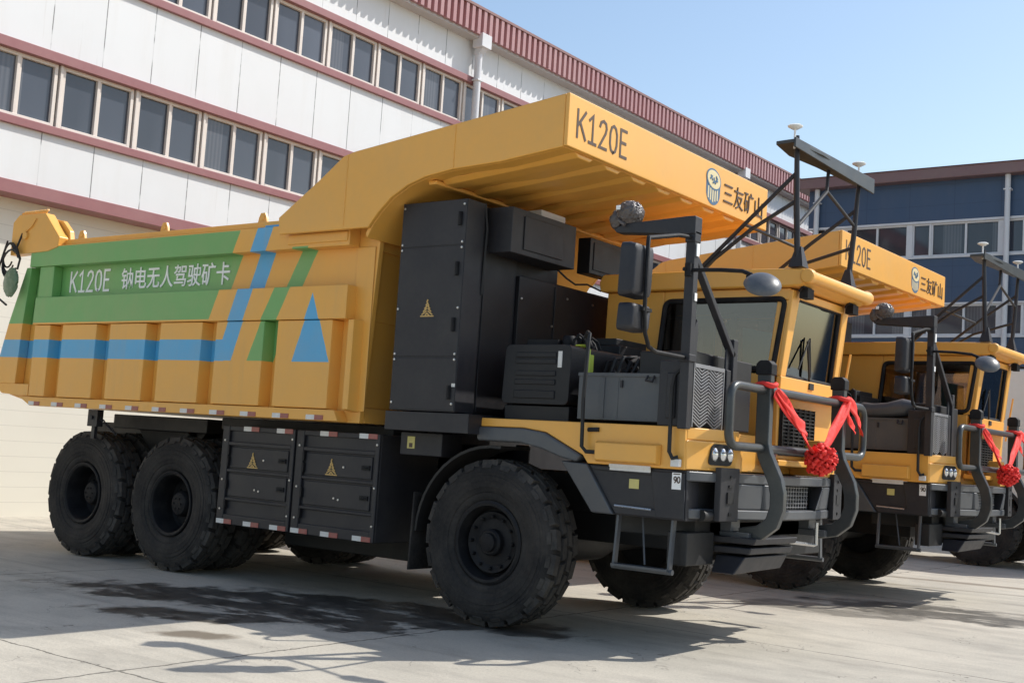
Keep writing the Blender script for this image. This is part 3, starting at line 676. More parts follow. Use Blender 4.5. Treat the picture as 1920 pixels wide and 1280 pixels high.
# --- tall battery cabinet behind the cab
mb = MB()
mb.box(-1.05, -.285, -1.715, -1.45, 1.83, 3.73)
for z0, z1 in ((1.84, 2.305), (2.318, 3.305), (3.318, 3.725)): mb.box(-1.045, -.29, -1.722, -1.7145, z0, z1)
mb.box(-1.10, -.125, -1.71, .95, 1.65, 1.82)
cab_ = mb.build('battery_cabinet', 'charcoal', T, bevel=.008)
mb = MB(); mb.box(-1.03, -.31, -1.44, .77, 1.821, 3.18); mb.box(-1.03, -.33, -1.44, -.20, 3.18, 3.72); mb.box(-.31, -.27, -.90, .77, 1.85, 3.16); mb.box(-.27, -.258, -.32, -.30, 1.85, 3.14); mb.box(-.31, -.30, -1.40, -.92, 1.85, 3.35)
mb.build('cabinet_wall', 'black', cab_, bevel=.008)
mb = MB(); mb.box(-.33, -.05, -1.36, -.33, 3.30, 3.715); mb.box(-.048, -.036, -1.18, -.55, 3.35, 3.66); mb.build('junction_box', 'charcoal', cab_, bevel=.01)
mb = MB(); mb.box(-.31, -.16, .10, 1.02, 3.34, 3.70); mb.box(-.16, -.15, .16, .96, 3.38, 3.66); mb.build('cooling_box', 'black', cab_, bevel=.01)
mb = MB(); mb.box(-.30, -.10, -.85, -.45, 3.715, 3.79); mb.build('cable_gland', 'soffit', cab_, bevel=.01)
mb = MB(); flame(mb, (-.67, -1.7225, 2.68), (1, 0, 0), (0, 0, 1), .15); mb.build('warning_mark', 'letter_gold', cab_)
mb = MB(); mb.box(-.036, .0, -.014, .014, -.06, .06); mb.tube([(-.018, -.016, -.06), (-.018, -.016, .06)], .012, 8); many(mb.build('hinge', 'rim', cab_), [(-.335, -1.725, z) for z in (2.0, 2.6, 3.1, 3.55)])
mb = MB(); mb.box(-.33, -.29, -1.7245, -1.722, 2.05, 2.08); mb.build('label_plate', 'tape_w', cab_)
bolts(cab_, [(x, -1.725, z) for z in (1.90, 2.29, 2.34, 2.75, 3.29, 3.34, 3.68) for x in (-1.02, -.315)])
bolts(cab_, [(-.266, y, z) for y, z in ((-.86, 2.95), (-.1, 3.05), (-.34, 2.75), (.36, 3.05), (-.86, 2.2), (.66, 2.55), (.2, 2.7), (.66, 3.08))], 'x', -1)
mb = MB()
mb.tube([(-.30, -.30, 3.34), (-.22, -.2, 3.24), (-.25, .0, 3.21), (-.24, .2, 3.24), (-.2, .4, 3.20)], .010, 6)
mb.build('wiring', 'chassis', cab_)
mb = MB(); mb.tube([(-.29, -1.46, 3.73), (-.26, -1.45, 3.5), (-.27, -1.45, 3.2), (-.28, -1.45, 2.9)], .012, 6)
mb.build('wiring', 'chassis', cab_)
# --- stuff hanging under the cabinet
mb = MB(); mb.box(-1.08, -.58, -1.50, -1.2, 1.43, 1.64); mb.box(-1.02, -.92, -1.40, -1.3, 1.64, 1.72); mb.box(-.72, -.62, -1.40, -1.3, 1.64, 1.72); jb = mb.build('control_box', 'charcoal', T, bevel=.01)
mb = MB(); mb.box(-.99, -.90, -1.504, -1.499, 1.49, 1.60); mb.mi = 1; mb.box(-.965, -.925, -1.506, -1.503, 1.50, 1.54); mb.build('sticker', ['sticker_y', 'letter_dark'], jb)
mb = MB(); mb.tube([(-.32, -1.40, 1.76), (-.1, -1.42, 1.755), (.08, -1.42, 1.74)], [.028, .022, .014], 10); mb.box(-.30, -.05, -1.44, -1.36, 1.66, 1.72); mb.build('air_line', 'steel', T)
# --- front deck and fender beam
mb = MB()
mb.prism([(-.13, 1.80), (-.14, 1.725), (.33, 1.728), (.57, 1.70), (.79, 1.60), (.95, 1.53), (1.00, 1.465), (1.90, 1.465), (1.89, 1.80)], 'y', -1.52, -1.40)
mb.hexa([(1.08, -1.522, 1.485), (1.69, -1.522, 1.485), (1.69, -1.522, 1.655), (1.08, -1.522, 1.655), (1.10, -1.58, 1.50), (1.67, -1.58, 1.50), (1.67, -1.58, 1.64), (1.10, -1.58, 1.64)])
mb.prism([(-.13, 1.80), (.33, 1.728), (.57, 1.70), (.95, 1.53), (1.00, 1.465), (1.75, 1.465), (1.75, 1.80)], 'y', 1.40, 1.52)
mb.box(-.12, 1.72, -1.399, .27, 1.70, 1.80); mb.box(1.66, 1.74, -1.2, 1.2, 1.47, 1.70)
mb.box(-.12, 1.72, 1.0, 1.399, 1.70, 1.80)
mb.build('fender_beam', 'yellow', T, bevel=.01)
for s in (-1, 1):
    y0, y1 = sorted((s * 1.545, s * 1.10)); mb = MB()
    mb.prism([(-.17, 1.722), (.34, 1.726), (.57, 1.698), (.79, 1.598), (.945, 1.528), (.90, 1.47), (.74, 1.50), (.54, 1.56), (.31, 1.60), (-.15, 1.60)], 'y', y0, y1)
    mb.build('wheel_arch', 'grey', T, bevel=.02)
    mb = MB()
    mb.hexa([(.72, s * 1.50, 1.475), (1.0, s * 1.535, 1.463), (1.0, s * 1.0, 1.463), (.72, s * 1.0, 1.475), (1.05, s * 1.50, 1.07), (1.28, s * 1.535, 1.07), (1.28, s * 1.0, 1.07), (1.05, s * 1.0, 1.07)])
    mb.build('splash_panel', 'grey', T, bevel=.015)
    y0, y1 = sorted((s * 1.50, s * 1.06)); mb = MB()
    A = arc(0, .725, .84, 178, 84, 12); Bq = arc(0, .725, .815, 84, 178, 12); mb.prism(A + Bq, 'y', y0, y1)
    mb.build('inner_mudguard', 'chassis', T)
    mb = MB(); mb.prism([(-.875, .40), (-.855, .40), (-.84, 1.10), (-.86, 1.10)], 'y', y0 - .02, y1 + .02); mb.build('mud_flap', 'rubber', T, bevel=.005)
    y0, y1 = sorted((s * 1.50, s * 1.3)); mb = MB()
    mb.prism([(1.002, 1.46), (1.915, 1.46), (1.92, 1.07), (1.282, 1.07)], 'y', y0, y1)
    yo, yi = s * 1.518, s * 1.502
    ya, yb = sorted((yo, yi)); mb.prism([(1.60, 1.44), (1.905, 1.44), (1.91, 1.08), (1.66, 1.08)], 'y', ya, yb); mb.prism([(1.02, 1.455), (1.60, 1.44), (1.60, 1.405), (1.06, 1.42)], 'y', ya, yb); mb.prism([(1.29, 1.08), (1.66, 1.08), (1.66, 1.14), (1.25, 1.14)], 'y', ya, yb)
    ap = mb.build('step_panel', 'charcoal', T, bevel=.008)
    if s < 0:
        mb = MB(); mb.box(1.795, 1.875, -1.522, -1.518, 1.31, 1.44); mb.mi = 1
        strokes(mb, GL['9'], (1.812, -1.5222, 1.362), (.045, 0, 0), (0, 0, .045), .009); strokes(mb, GL['0'], (1.842, -1.5222, 1.362), (.045, 0, 0), (0, 0, .045), .009); mb.box(1.806, 1.866, -1.5232, -1.5222, 1.425, 1.433)
        mb.build('sticker', ['white', 'letter_dark'], ap, label='white paper sticker marked 90')
        mb = MB(); mb.box(1.40, 1.49, -1.5055, -1.502, 1.29, 1.365)
        mb.build('sticker', 'sticker_y', ap, label='square yellow sticker')
        mb = MB(); mb.box(1.22, 1.60, -1.535, -1.519, 1.452, 1.475); mb.box(1.22, 1.60, -1.522, -1.519, 1.425, 1.452); mb.build('tread_strip', 'tape_w', ap)
        mb = MB(); mb.tube([(1.28, -1.515, 1.145), (1.62, -1.515, 1.135)], .010, 8); mb.build('handle', 'steel', ap)
    mb = MB()
    for x in (1.30, 1.80): mb.beam((x, s * 1.46, 1.07), (x, s * 1.50, .66), .05, .02, (1, 0, 0)); 
    mb.tube([(1.28, s * 1.50, .668), (1.83, s * 1.50, .668)], .022, 10); mb.box(1.30, 1.80, min(s * 1.46, s * 1.56), max(s * 1.46, s * 1.56), .672, .69)
    mb.beam((1.56, s * 1.47, .70), (1.48, s * 1.40, 1.07), .012, .012)
    mb.build('access_step', 'grey', T)
# deck equipment
mb = MB()
rp = rounded([(-.02, 1.94), (.69, 1.94), (.70, 2.46), (0, 2.46)], .06)
mb.prism(rp, 'y', -1.40, -.55); mb.prism([(-.01, 1.93), (.0, 1.80), (.68, 1.80), (.68, 1.93)], 'y', -1.36, -.6)
for z in (1.99, 2.11, 2.185, 2.29, 2.345): mb.box(.12, .55, -1.412, -1.398, z, z + .045 if z != 1.99 else z + .07)
tank = mb.build('coolant_unit', 'black', T, bevel=.012)
mb = MB(); mb.box(.57, .61, -1.408, -1.399, 2.26, 2.40); mb.build('label_plate', 'tape_w', tank)
mb = MB()
mb.tube([(.703, -1.13, 1.95), (.706, -1.13, 2.44), (.68, -1.13, 2.475), (.3, -1.13, 2.475)], .012, 4)
mb.box(.700, .708, -1.16, -1.06, 1.95, 2.40); mb.build('strap', 'hi_vis', tank)
mb = MB(); rnd = random.Random(11)
for i in range(7):
    a = Vector((.38 + .25 * rnd.random(), -1.25 + .5 * rnd.random(), 2.46)); mb.tube([a, a + Vector((.01, .0, .06)), a + Vector((.05, .02, .10 + .03 * rnd.random())), a + Vector((.10, .03, .07)), a + Vector((.12, .05, .0))], .013, 7)
mb.box(.12, .45, -1.25, -.95, 2.46, 2.52); mb.lathe([(0, 0), (.06, 0), (.07, .05), (.05, .10), (0, .10)], (.5, -1.15, 2.46), 'z', 14); mb.build('hose_fitting', 'rim', tank)
mb = MB()
mb.box(.80, 1.60, -1.41, -.95, 1.83, 2.205); mb.box(.795, 1.605, -1.42, -.94, 2.19, 2.22); mb.box(1.19, 1.195, -1.413, -1.40, 1.84, 2.18); mb.box(1.02, 1.06, -1.418, -1.40, 1.84, 2.18)
sb = mb.build('deck_locker', 'grey', T, bevel=.012)
mb = MB(); mb.box(1.215, 1.235, -1.425, -1.41, 2.10, 2.16); mb.build('latch', 'charcoal', sb)
mb = MB(); mb.tube([(1.47, -1.415, 2.20), (1.47, -1.45, 2.16), (1.53, -1.45, 2.15), (1.53, -1.415, 2.20)], .010, 6); mb.build('latch', 'charcoal', sb)
mb = MB(); mb.box(1.28, 1.80, -1.25, -.2, 1.81, 2.42); mb.box(.9, 1.28, -.9, .2, 1.81, 2.30); mb.build('equipment_box', 'black', T, bevel=.015)
mb = MB(); mb.box(1.62, 1.84, -1.50, -1.44, 1.80, 2.32); mb.box(1.70, 1.78, -1.52, -1.50, 1.86, 2.22); mb.build('side_screen', 'charcoal', T, bevel=.01)
mb = MB()
for i in range(10):
    a = Vector((.75 + .12 * rnd.random(), -.9 + .5 * rnd.random(), 1.85)); pts = [a + Vector((.1 * sin(k + i), .06 * cos(1.3 * k + i), .085 * k)) for k in range(6)]; mb.tube(pts, .014, 6)
mb.build('hose_bundle', 'chassis', T)
mb = MB(); mb.box(.05, .62, -.50, .15, 1.81, 2.55); mb.box(.10, .55, -.45, .10, 2.55, 2.62); mb.build('control_cabinet', 'black', T, bevel=.012)
for k in range(6):
    mb = MB(); a = .70 + .06 * k; mb.tube([(a, -.95 - .03 * k, 1.82), (a + .03, -.97, 2.1), (a + .05 + .02 * k, -.9, 2.36 + .02 * (k % 3)), (a + .1, -.7, 2.42), (a + .12, -.45, 2.2), (a + .12, -.4, 1.9)], .016 + .004 * (k % 2), 8); mb.build('hose', 'chassis' if k % 3 else 'rim', T)
# handrails
mb = MB(); mb.tube([(1.10, -1.56, 1.56), (1.02, -1.58, 1.56), (.975, -1.58, 1.60), (.965, -1.58, 2.0), (.985, -1.58, 2.45), (.97, -1.55, 2.53), (.92, -1.50, 2.55), (.86, -1.44, 2.52)], .017, 8)
mb.tube([(1.0, -1.53, 1.74), (1.10, -1.53, 1.745)], .02, 6); mb.build('handrail', 'chassis', T)
mb = MB(); mb.tube([(1.86, -1.56, 1.56), (1.82, -1.58, 1.55), (1.79, -1.58, 1.60), (1.785, -1.58, 2.1), (1.80, -1.57, 2.20), (1.84, -1.55, 2.24)], .017, 8); mb.build('handrail', 'chassis', T)
mb = MB(); mb.box(1.80, 1.875, -1.575, -1.525, 1.485, 1.545); mb.build('step_plate', 'tape_w', T, bevel=.006)
# front corner blocks with headlights
for s in (-1, 1):
    mb = MB()
    fp = [(1.74, s * 1.51), (1.905, s * 1.51), (2.07, s * 1.00), (2.05, s * .82), (1.74, s * .82)]
    mb.prism(fp, 'z', 1.468, 1.70); mb.prism([(1.74, s * 1.50), (1.895, s * 1.50), (2.04, s * 1.02), (2.02, s * .84), (1.74, s * .84)], 'z', 1.70, 1.80)
    hl = mb.build('headlight_housing', 'yellow', T, bevel=.012)
    d = (Vector((2.07, s * 1.00, 0)) - Vector((1.905, s * 1.51, 0))).normalized(); n = Vector((abs(d.y), -d.x * (1 if d.y > 0 else -1), 0)).normalized()
    if n.x < 0: n = -n
    c0 = Vector((1.905, s * 1.51, 1.60)) + d * .375
    mb = MB(); mb.slab([c0 + d * a + Vector((0, 0, b)) + n * .002 for a, b in rounded([(-.15, -.085), (.12, -.085), (.13, .08), (-.11, .085)], .05)], .006 if True else 0)
    h2 = mb.build('lamp_recess', 'chassis', hl)
    for k, a in enumerate((-.085, .005, .085)):
        mb = MB(); c = c0 + d * a + n * .012; up = Vector((0, 0, 1))
        ring = []
        for rr, hh in ((.040, -.012), (.038, .012), (.025, .024), (.008, .028)):
            ring.append([mb.bm.verts.new(c + (d * cos(t_) * rr * .8 + up * sin(t_) * rr * 1.35) + n * hh) for t_ in [2 * pi * q / 18 for q in range(18)]])
        for A_, B_ in zip(ring, ring[1:]):
            for q in range(18): mb.face([A_[q], A_[(q + 1) % 18], B_[(q + 1) % 18], B_[q]])
        mb.face(ring[-1]); mb.face(ring[0][::-1]); mb.build('headlight', 'lens', hl)
# bumper
mb = MB()
mb.prism([(1.76, -1.50), (1.93, -1.50), (2.06, -1.22), (2.08, -.98), (2.16, -.62), (2.20, 0), (2.16, .62), (2.08, .98), (2.06, 1.22), (1.93, 1.50), (1.76, 1.50)], 'z', 1.38, 1.46)
mb.prism([(1.76, -1.46), (1.92, -1.46), (2.05, -1.18), (2.07, -.98), (2.15, -.60), (2.19, 0), (2.15, .60), (2.07, .98), (2.05, 1.18), (1.92, 1.46), (1.76, 1.46)], 'z', 1.09, 1.17)
for s in (-1, 1):
    mb.hexa([(2.00, s * .62, 1.172), (2.13, s * .60, 1.172), (2.06, s * .98, 1.172), (1.95, s * .98, 1.172), (2.0, s * .62, 1.379), (2.15, s * .60, 1.379), (2.08, s * .98, 1.379), (1.95, s * .98, 1.379)])
    mb.hexa([(2.05, s * .55, 1.171), (2.175, s * .42, 1.171), (2.15, s * .56, 1.171), (2.1, s * .62, 1.171), (2.05, s * .60, 1.379), (2.185, s * .56, 1.379), (2.16, s * .62, 1.379), (2.1, s * .64, 1.379)])
bp = mb.build('bumper', 'grey', T, bevel=.014)
for s in (-1, 1):
    mb = MB(); mb.hexa([(2.03, s * 1.26, 1.08), (2.085, s * 1.26, 1.08), (2.115, s * .99, 1.08), (2.05, s * .99, 1.08), (2.03, s * 1.26, 1.50), (2.085, s * 1.26, 1.50), (2.115, s * .99, 1.50), (2.05, s * .99, 1.50)])
    mb.build('corner_plate', 'charcoal', bp, bevel=.008)
for s in (-1, 1):
    for z0, z1, w_ in ((1.22, 1.31, .05), (1.345, 1.365, .03), (1.42, 1.44, .012), (1.125, 1.15, .018)):
        mb = MB()
        n = Vector((.99, s * -.11, 0)); c = Vector((2.101, s * 1.12, 0)); mb.hexa([(2.095, s * (1.12 + w_), z0), (2.108, s * (1.12 + w_), z0), (2.108 + .004, s * (1.12 - w_), z0), (2.095, s * (1.12 - w_), z0), (2.095, s * (1.12 + w_), z1), (2.108, s * (1.12 + w_), z1), (2.112, s * (1.12 - w_), z1), (2.095, s * (1.12 - w_), z1)])
        mb.build('tow_slot', 'chassis', bp)
mb = MB(); mb.tube([(1.98, -1.36, 1.12), (2.0, -1.26, 1.12)], .045, 12)
mb.build('tow_pin', 'chassis', bp)
mb = MB(); mb.prism([(1.76, -1.38), (1.86, -1.38), (1.98, -1.05), (2.04, -.5), (2.06, 0), (2.04, .5), (1.98, 1.05), (1.86, 1.38), (1.76, 1.38)], 'z', 1.171, 1.379); mb.build('bumper_core', 'chassis', bp)
mb = MB()
for i in range(16): mb.box(2.075, 2.085, -.44 + i * .058, -.432 + i * .058, 1.18, 1.37)
for i in range(6): mb.box(2.070, 2.088, -.45, .45, 1.19 + i * .034, 1.195 + i * .034)
mb.build('lower_grille', 'door', bp)
mb = MB()
for z0, z1, dx in ((.90, .955, .10), (.82, .875, .06)): mb.hexa([(1.75, -.95, z0), (2.12 + dx, -.90, z0), (2.12 + dx, -.08, z0), (1.75, -.08, z0), (1.75, -.95, z1), (2.14 + dx, -.90, z1), (2.14 + dx, -.08, z1), (1.75, -.08, z1)])
mb.hexa([(1.90, -1.0, .66), (2.10, -1.0, .66), (2.10, -.10, .68), (1.90, -.10, .68), (1.90, -.92, .80), (2.16, -.92, .80), (2.16, -.10, .80), (1.90, -.10, .80)])
mb.build('skid_plate', 'charcoal', T, bevel=.012)
mb = MB(); mb.box(1.72, 1.90, -1.42, -.96, .72, .98); mb.box(1.72, 1.85, -.96, 1.35, .74, 1.06); mb.build('front_crossmember', 'chassis', T, bevel=.012)
mb = MB(); mb.tube([(2.12, .02, .90), (2.12, .55, .86), (2.12, .60, .86), (2.12, .60, 1.06)], .016, 8); mb.build('tow_bar', 'steel', T)
# front guard
gpath = [(2.21, 2.30), (2.21, 1.72), (2.235, 1.62), (2.335, 1.42), (2.36, 1.32), (2.36, 1.20), (2.32, 1.08), (2.22, 1.00), (2.05, .965)]
mb = MB()
loop = rounded([(2.21, -1.42, 1.675), (2.21, -1.42, 2.15), (2.21, 1.42, 2.15), (2.21, 1.42, 1.675)], .13, 6)
mb.tube(loop, .036, 12, closed=True)
gd = mb.build('front_guard', 'guard', T)
for y in (-.79, .79):
    L = []; Rg = []
    for i, (x, z) in enumerate(gpath):
        a = Vector(gpath[max(0, i - 1)]); c = Vector(gpath[min(len(gpath) - 1, i + 1)]); d = (c - a).normalized(); n = Vector((-d.y, d.x)); L.append((x + n.x * .06, z + n.y * .06)); Rg.append((x - n.x * .06, z - n.y * .06))
    mb = MB(); mb.prism(L + Rg[::-1], 'y', y - .038, y + .038); mb.build('guard_post', 'guard', gd, bevel=.01)
    mb = MB(); mb.prism([(2.14, 2.27), (2.14, 2.36), (2.17, 2.39), (2.25, 2.39), (2.28, 2.36), (2.28, 2.27)], 'y', y - .055, y + .055); mb.build('post_cap', 'rim', gd, bevel=.01)
    mb = MB(); mb.box(1.9, 2.16, y - .09, y + .09, .93, .99); mb.box(1.9, 2.0, y - .08, y + .08, .99, 1.1); mb.build('guard_bracket', 'grey', gd, bevel=.006)
# --- cab
Y0, Y1 = .30, 1.65
mb = MB()
for ya, yb in ((Y0, Y0 + .045), (Y1 - .045, Y1)):
    mb.prism([(-.06, 1.81), (-.06, 2.38), (1.76, 2.38), (1.76, 1.52), (1.20, 1.52), (1.20, 1.81)], 'y', ya, yb)
    mb.prism([(-.06, 2.38), (-.05, 3.16), (.60, 3.16), (.60, 3.05), (.53, 2.43), (.53, 2.38)], 'y', ya, yb)
    mb.prism([(.60, 3.05), (.60, 3.16), (1.905, 3.16), (1.89, 3.05)], 'y', ya, yb)
    mb.prism([(1.70, 2.38), (1.78, 3.05), (1.89, 3.05), (1.80, 2.38)], 'y', ya, yb)
mb.box(-.059, -.02, Y0 + .046, Y1 - .046, 1.80, 3.16); mb.box(-.02, 1.74, Y0 + .046, Y1 - .046, 1.78, 1.82)
mb.box(1.70, 1.762, Y0 + .046, Y1 - .046, 1.52, 2.37)
FQ = lambda y, z: (1.80 + (z - 2.38) * .118, y, z)
for q in ([FQ(Y0 + .002, 2.36), FQ(Y0 + .12, 2.36), FQ(Y0 + .175, 3.15), FQ(Y0 + .002, 3.15)], [FQ(Y1 - .10, 2.36), FQ(Y1 - .002, 2.36), FQ(Y1 - .002, 3.15), FQ(Y1 - .13, 3.15)], [FQ(Y0 + .176, 3.08), FQ(Y1 - .131, 3.08), FQ(Y1 - .131, 3.15), FQ(Y0 + .176, 3.15)]):
    mb.slab(q, .045)
mb.slab([(1.762, Y0 + .002, 1.54), (1.762, Y1 - .002, 1.54), (1.80, Y1 - .002, 2.36), (1.80, Y0 + .002, 2.36)], .05)
cab = mb.build('cab', 'yellow', T, bevel=.012)
mb = MB()                                                 # roof cap with overhanging visor
mb.prism([(-.10, 3.163), (-.12, 3.26), (-.08, 3.34), (1.2, 3.34), (1.90, 3.33), (2.06, 3.32), (2.10, 3.28), (2.10, 3.21), (2.02, 3.17), (1.9, 3.163)], 'y', Y0 - .07, Y1 + .07)
mb.tube([(2.09, Y0 - .09, 3.25), (2.09, Y0 - .02, 3.25), (2.10, Y0 + .02, 3.25), (2.10, Y1 - .02, 3.25), (2.09, Y1 + .02, 3.25), (2.09, Y1 + .09, 3.25)], [.066, .072, .056, .056, .072, .066], 14)
mb.build('cab_roof', 'yellow', cab, bevel=.02)
mb = MB(); mb.box(1.81, 1.86, .23, 1.50, 1.60, 2.17); mb.box(1.80, 2.0, .12, 1.6, 2.17, 2.22); mb.box(1.79, 1.95, .1, 1.6, 1.54, 1.60); mb.build('hood', 'yellow', cab, bevel=.015)
mb = MB(); mb.box(1.862, 1.872, .27, 1.02, 1.64, 2.08)
for i in range(13): mb.beam((1.885, .28, 1.66 + i * .033), (1.885, 1.01, 1.66 + i * .033), .012, .014)
for i in range(7): mb.box(1.872, 1.893, .28 + i * .12, .292 + i * .12, 1.65, 2.08)
gr = mb.build('grille', 'chassis', cab)
mb = MB(); mb.box(1.862, 1.90, .10, .16, 1.62, 1.70); mb.build('marker_lamp', 'trimred', cab)
mb = MB(); mb.box(1.862, 1.875, 1.12, 1.20, 1.66, 1.74); mb.build('marker_lamp', 'trimred', cab)
def ring3(pts, r, n=6): return MB().tube(pts, r, n, closed=True)
for y in (Y0 - .003, Y1 + .003):
    wp = rounded([(.62, y, 3.06), (1.86, y, 3.06), (1.765, y, 2.42), (.56, y, 2.42)], .07)
    fr = ring3(wp, .026, 8).build('side_window', 'rim', cab)
    mb = MB(); mb.prism([(p[0], p[2]) for p in wp], 'y', y + (.02 if y < 1 else -.026), y + (.026 if y < 1 else -.02)); mb.build('pane', 'glass', fr)
wq = rounded([FQ(Y0 + .12, 2.37), FQ(Y1 - .10, 2.37), FQ(Y1 - .13, 3.085), FQ(Y0 + .175, 3.085)], .04)
wq = [(p[0] + .004, p[1], p[2]) for p in wq]
ws = ring3(wq, .022, 8).build('windshield', 'rim', cab)
mb = MB(); mb.slab([(p[0] - .012, p[1], p[2]) for p in wq], .006); mb.build('pane', 'glass_front', ws)
mb = MB(); mb.tube([(1.83, .98, 2.33), (1.85, .93, 2.42), (1.865, .85, 2.62), (1.872, .81, 2.73)], .011, 6); mb.tube([(1.872, .84, 2.74), (1.857, .66, 2.45)], .009, 6); mb.tube([(1.85, .96, 2.40), (1.872, .86, 2.76)], .008, 6); mb.box(1.80, 1.86, .93, 1.03, 2.28, 2.34); mb.build('wiper', 'chassis', ws)
for y in (Y0 + .12, Y1 - .12):
    mb = MB(); mb.box(1.97, 2.05, y - .07, y + .07, 3.07, 3.16); mb.tube([(1.97, y, 3.16), (2.0, y, 3.2)], .02, 6); mb.tube([(1.98, y - .1, 3.13), (2.02, y - .12, 3.17), (2.03, y + .05, 3.16)], .012, 6)
    mb.build('work_lamp', 'rim', cab, bevel=.01)
mb = MB(); mb.tube([(1.90, Y1 + .03, 3.10), (1.83, Y1 + .03, 2.4)], .016, 8); mb.tube([(1.93, Y1 + .10, 2.7), (1.85, Y1 + .08, 2.1)], .013, 8); mb.build('grab_rail', 'yellow', cab)
mb = MB(); mb.box(-.015, .02, Y0 + .06, Y1 - .06, 1.83, 3.14); mb.box(.02, 1.6, Y0 + .06, Y1 - .06, 3.10, 3.14); mb.box(.03, 1.6, Y1 - .10, Y1 - .05, 1.83, 2.40); mb.box(.03, .50, Y1 - .10, Y1 - .05, 2.40, 3.09); mb.box(.5, 1.85, Y1 - .075, Y1 - .048, 3.06, 3.10); mb.slab([(1.70, Y1 - .05, 2.41), (1.72, Y1 - .05, 2.41), (1.80, Y1 - .05, 3.05), (1.76, Y1 - .05, 3.05)], .02); mb.build('cab_lining', 'lining', cab)
mb = MB(); mb.prism(rounded([(.45, 1.95), (.95, 1.95), (.98, 2.2), (.62, 2.25), (.52, 2.95), (.36, 2.95)], .05), 'y', .75, 1.25); mb.build('seat', 'seat', cab, bevel=.02)
mb = MB(); mb.box(1.42, 1.72, Y0 + .08, Y1 - .08, 2.0, 2.40); mb.tube([(1.34 + .04 * cos(a), 1.0 + .2 * sin(a), 2.5 + .2 * cos(a)) for a in [2 * pi * k / 20 for k in range(20)]], .016, 6, closed=True); mb.tube([(1.5, 1.0, 2.38), (1.34, 1.0, 2.5)], .02, 6)
mb.tube([(1.30, .42, 2.95), (1.28, .42, 2.7), (1.22, .43, 2.55)], [.03, .035, .02], 8)
mb.build('dashboard', 'seat', cab, bevel=.01)
mb = MB(); mb.slab([(1.32, .62, 2.42), (1.62, .62, 2.42), (1.60, .62, 2.78), (1.30, .62, 2.84)], .02); mb.build('sun_shade', 'teal', cab)
# --- mirror frame on the front corner
mb = MB()
mb.box(1.86, 1.94, -1.61, -1.53, 1.78, 3.44)
mb.box(1.87, 1.93, -.83, -.75, 1.80, 2.56)
mb.beam((1.90, -1.52, 3.12), (1.90, -.80, 2.42), .05, .06, (1, 0, 0))
mb.box(1.855, 1.945, -1.62, -1.52, 3.24, 3.33); mb.box(1.85, 1.95, -1.625, -1.515, 2.30, 2.36)
mb.prism([(-.90, 2.08), (-.83, 2.08), (-.83, 2.55), (-.86, 2.55), (-.90, 2.45)], 'x', 1.88, 1.90); mb.prism([(-1.52, 2.25), (-1.42, 2.25), (-1.40, 2.55), (-1.42, 2.66), (-1.52, 2.50)], 'x', 1.88, 1.90)
mb.box(1.88, 1.92, -.92, -.84, 1.80, 2.30)
mp = mb.build('mirror_post', 'charcoal', T, bevel=.008)
mb = MB()
for i in range(19):                                  # herringbone expanded metal
    z0 = 1.80 + i * .026
    for j in range(4):
        ya = -1.49 + j * .125; up_ = .055 if j % 2 else -.055
        za, zb = z0 + .03 - up_ / 2, z0 + .03 + up_ / 2
        if max(za, zb) < 2.30: mb.beam((1.925, ya, za), (1.925, ya + .125, zb), .006, .011)
mb.box(1.915, 1.935, -1.49, -.99, 2.27, 2.30); mb.box(1.918, 1.932, -1.50, -1.488, 1.80, 2.30); mb.box(1.918, 1.932, -.992, -.98, 1.80, 2.30)
mb.build('mesh_screen', 'door', mp)
mb = MB(); mb.box(1.86, 1.885, -1.50, -.96, 1.81, 2.29); mb.build('screen_backing', 'rim', mp)
mb = MB(); mb.prism([(1.945, 3.445), (1.855, 3.445), (1.30, 3.42), (1.20, 3.385), (1.22, 3.35), (1.86, 3.30), (1.945, 3.30)], 'y', -1.63, -1.51); mb.build('camera_arm', 'charcoal', mp, bevel=.01)
mb = MB(); mb.ball((1.31, -1.57, 3.51), .115, 4, (1, 1, .95), .10, 8); mb.ball((1.20, -1.58, 3.46), .075, 3, (.8, 1, 1.2), .2, 2); mb.tube([(1.22, -1.62, 3.52), (1.26, -1.66, 3.44), (1.32, -1.66, 3.40)], .015, 6); mb.build('wrapped_camera', 'wrap', mp, ang=20)
mb = MB(); mb.box(1.25, 1.285, -1.695, -1.685, 3.525, 3.56); mb.build('camera_tag', 'white', mp)
mb = MB(); mb.box(1.942, 1.952, -1.59, -1.55, 3.13, 3.23); mb.build('paper_tag', 'white', mp)
mb = MB(); mb.box(1.942, 1.950, -1.585, -1.55, 2.78, 2.84); mb.build('paper_tag', 'white', mp)
# wing mirrors
YM = -2.33
for z0, z1, w_ in ((2.70, 3.10, .155), (2.45, 2.655, .15)):
    mb = MB(); pf = rounded([(YM - w_, z0), (YM + w_ - .02, z0), (YM + w_, z1), (YM - w_ + .02, z1)], .04)
    n_ = len(pf); c_ = Vector((sum(p[0] for p in pf) / n_, sum(p[1] for p in pf) / n_))
    rr = [[mb.bm.verts.new((x, c_.x + (p[0] - c_.x) * k, c_.y + (p[1] - c_.y) * k)) for p in pf] for x, k in ((1.80, 1.0), (1.86, 1.0), (1.91, .93), (1.925, .80))]
    for A_, B_ in zip(rr, rr[1:]):
        for q in range(n_): mb.face([A_[q], A_[(q + 1) % n_], B_[(q + 1) % n_], B_[q]])
    mb.face(rr[0][::-1]); mb.face(rr[-1])
    wm = mb.build('wing_mirror', 'charcoal', T, ang=40)
    mb = MB(); mb.prism([(c_.x + (p[0] - c_.x) * .9, c_.y + (p[1] - c_.y) * .93) for p in pf], 'x', 1.794, 1.7995); mb.build('mirror_glass', 'mirror', wm)
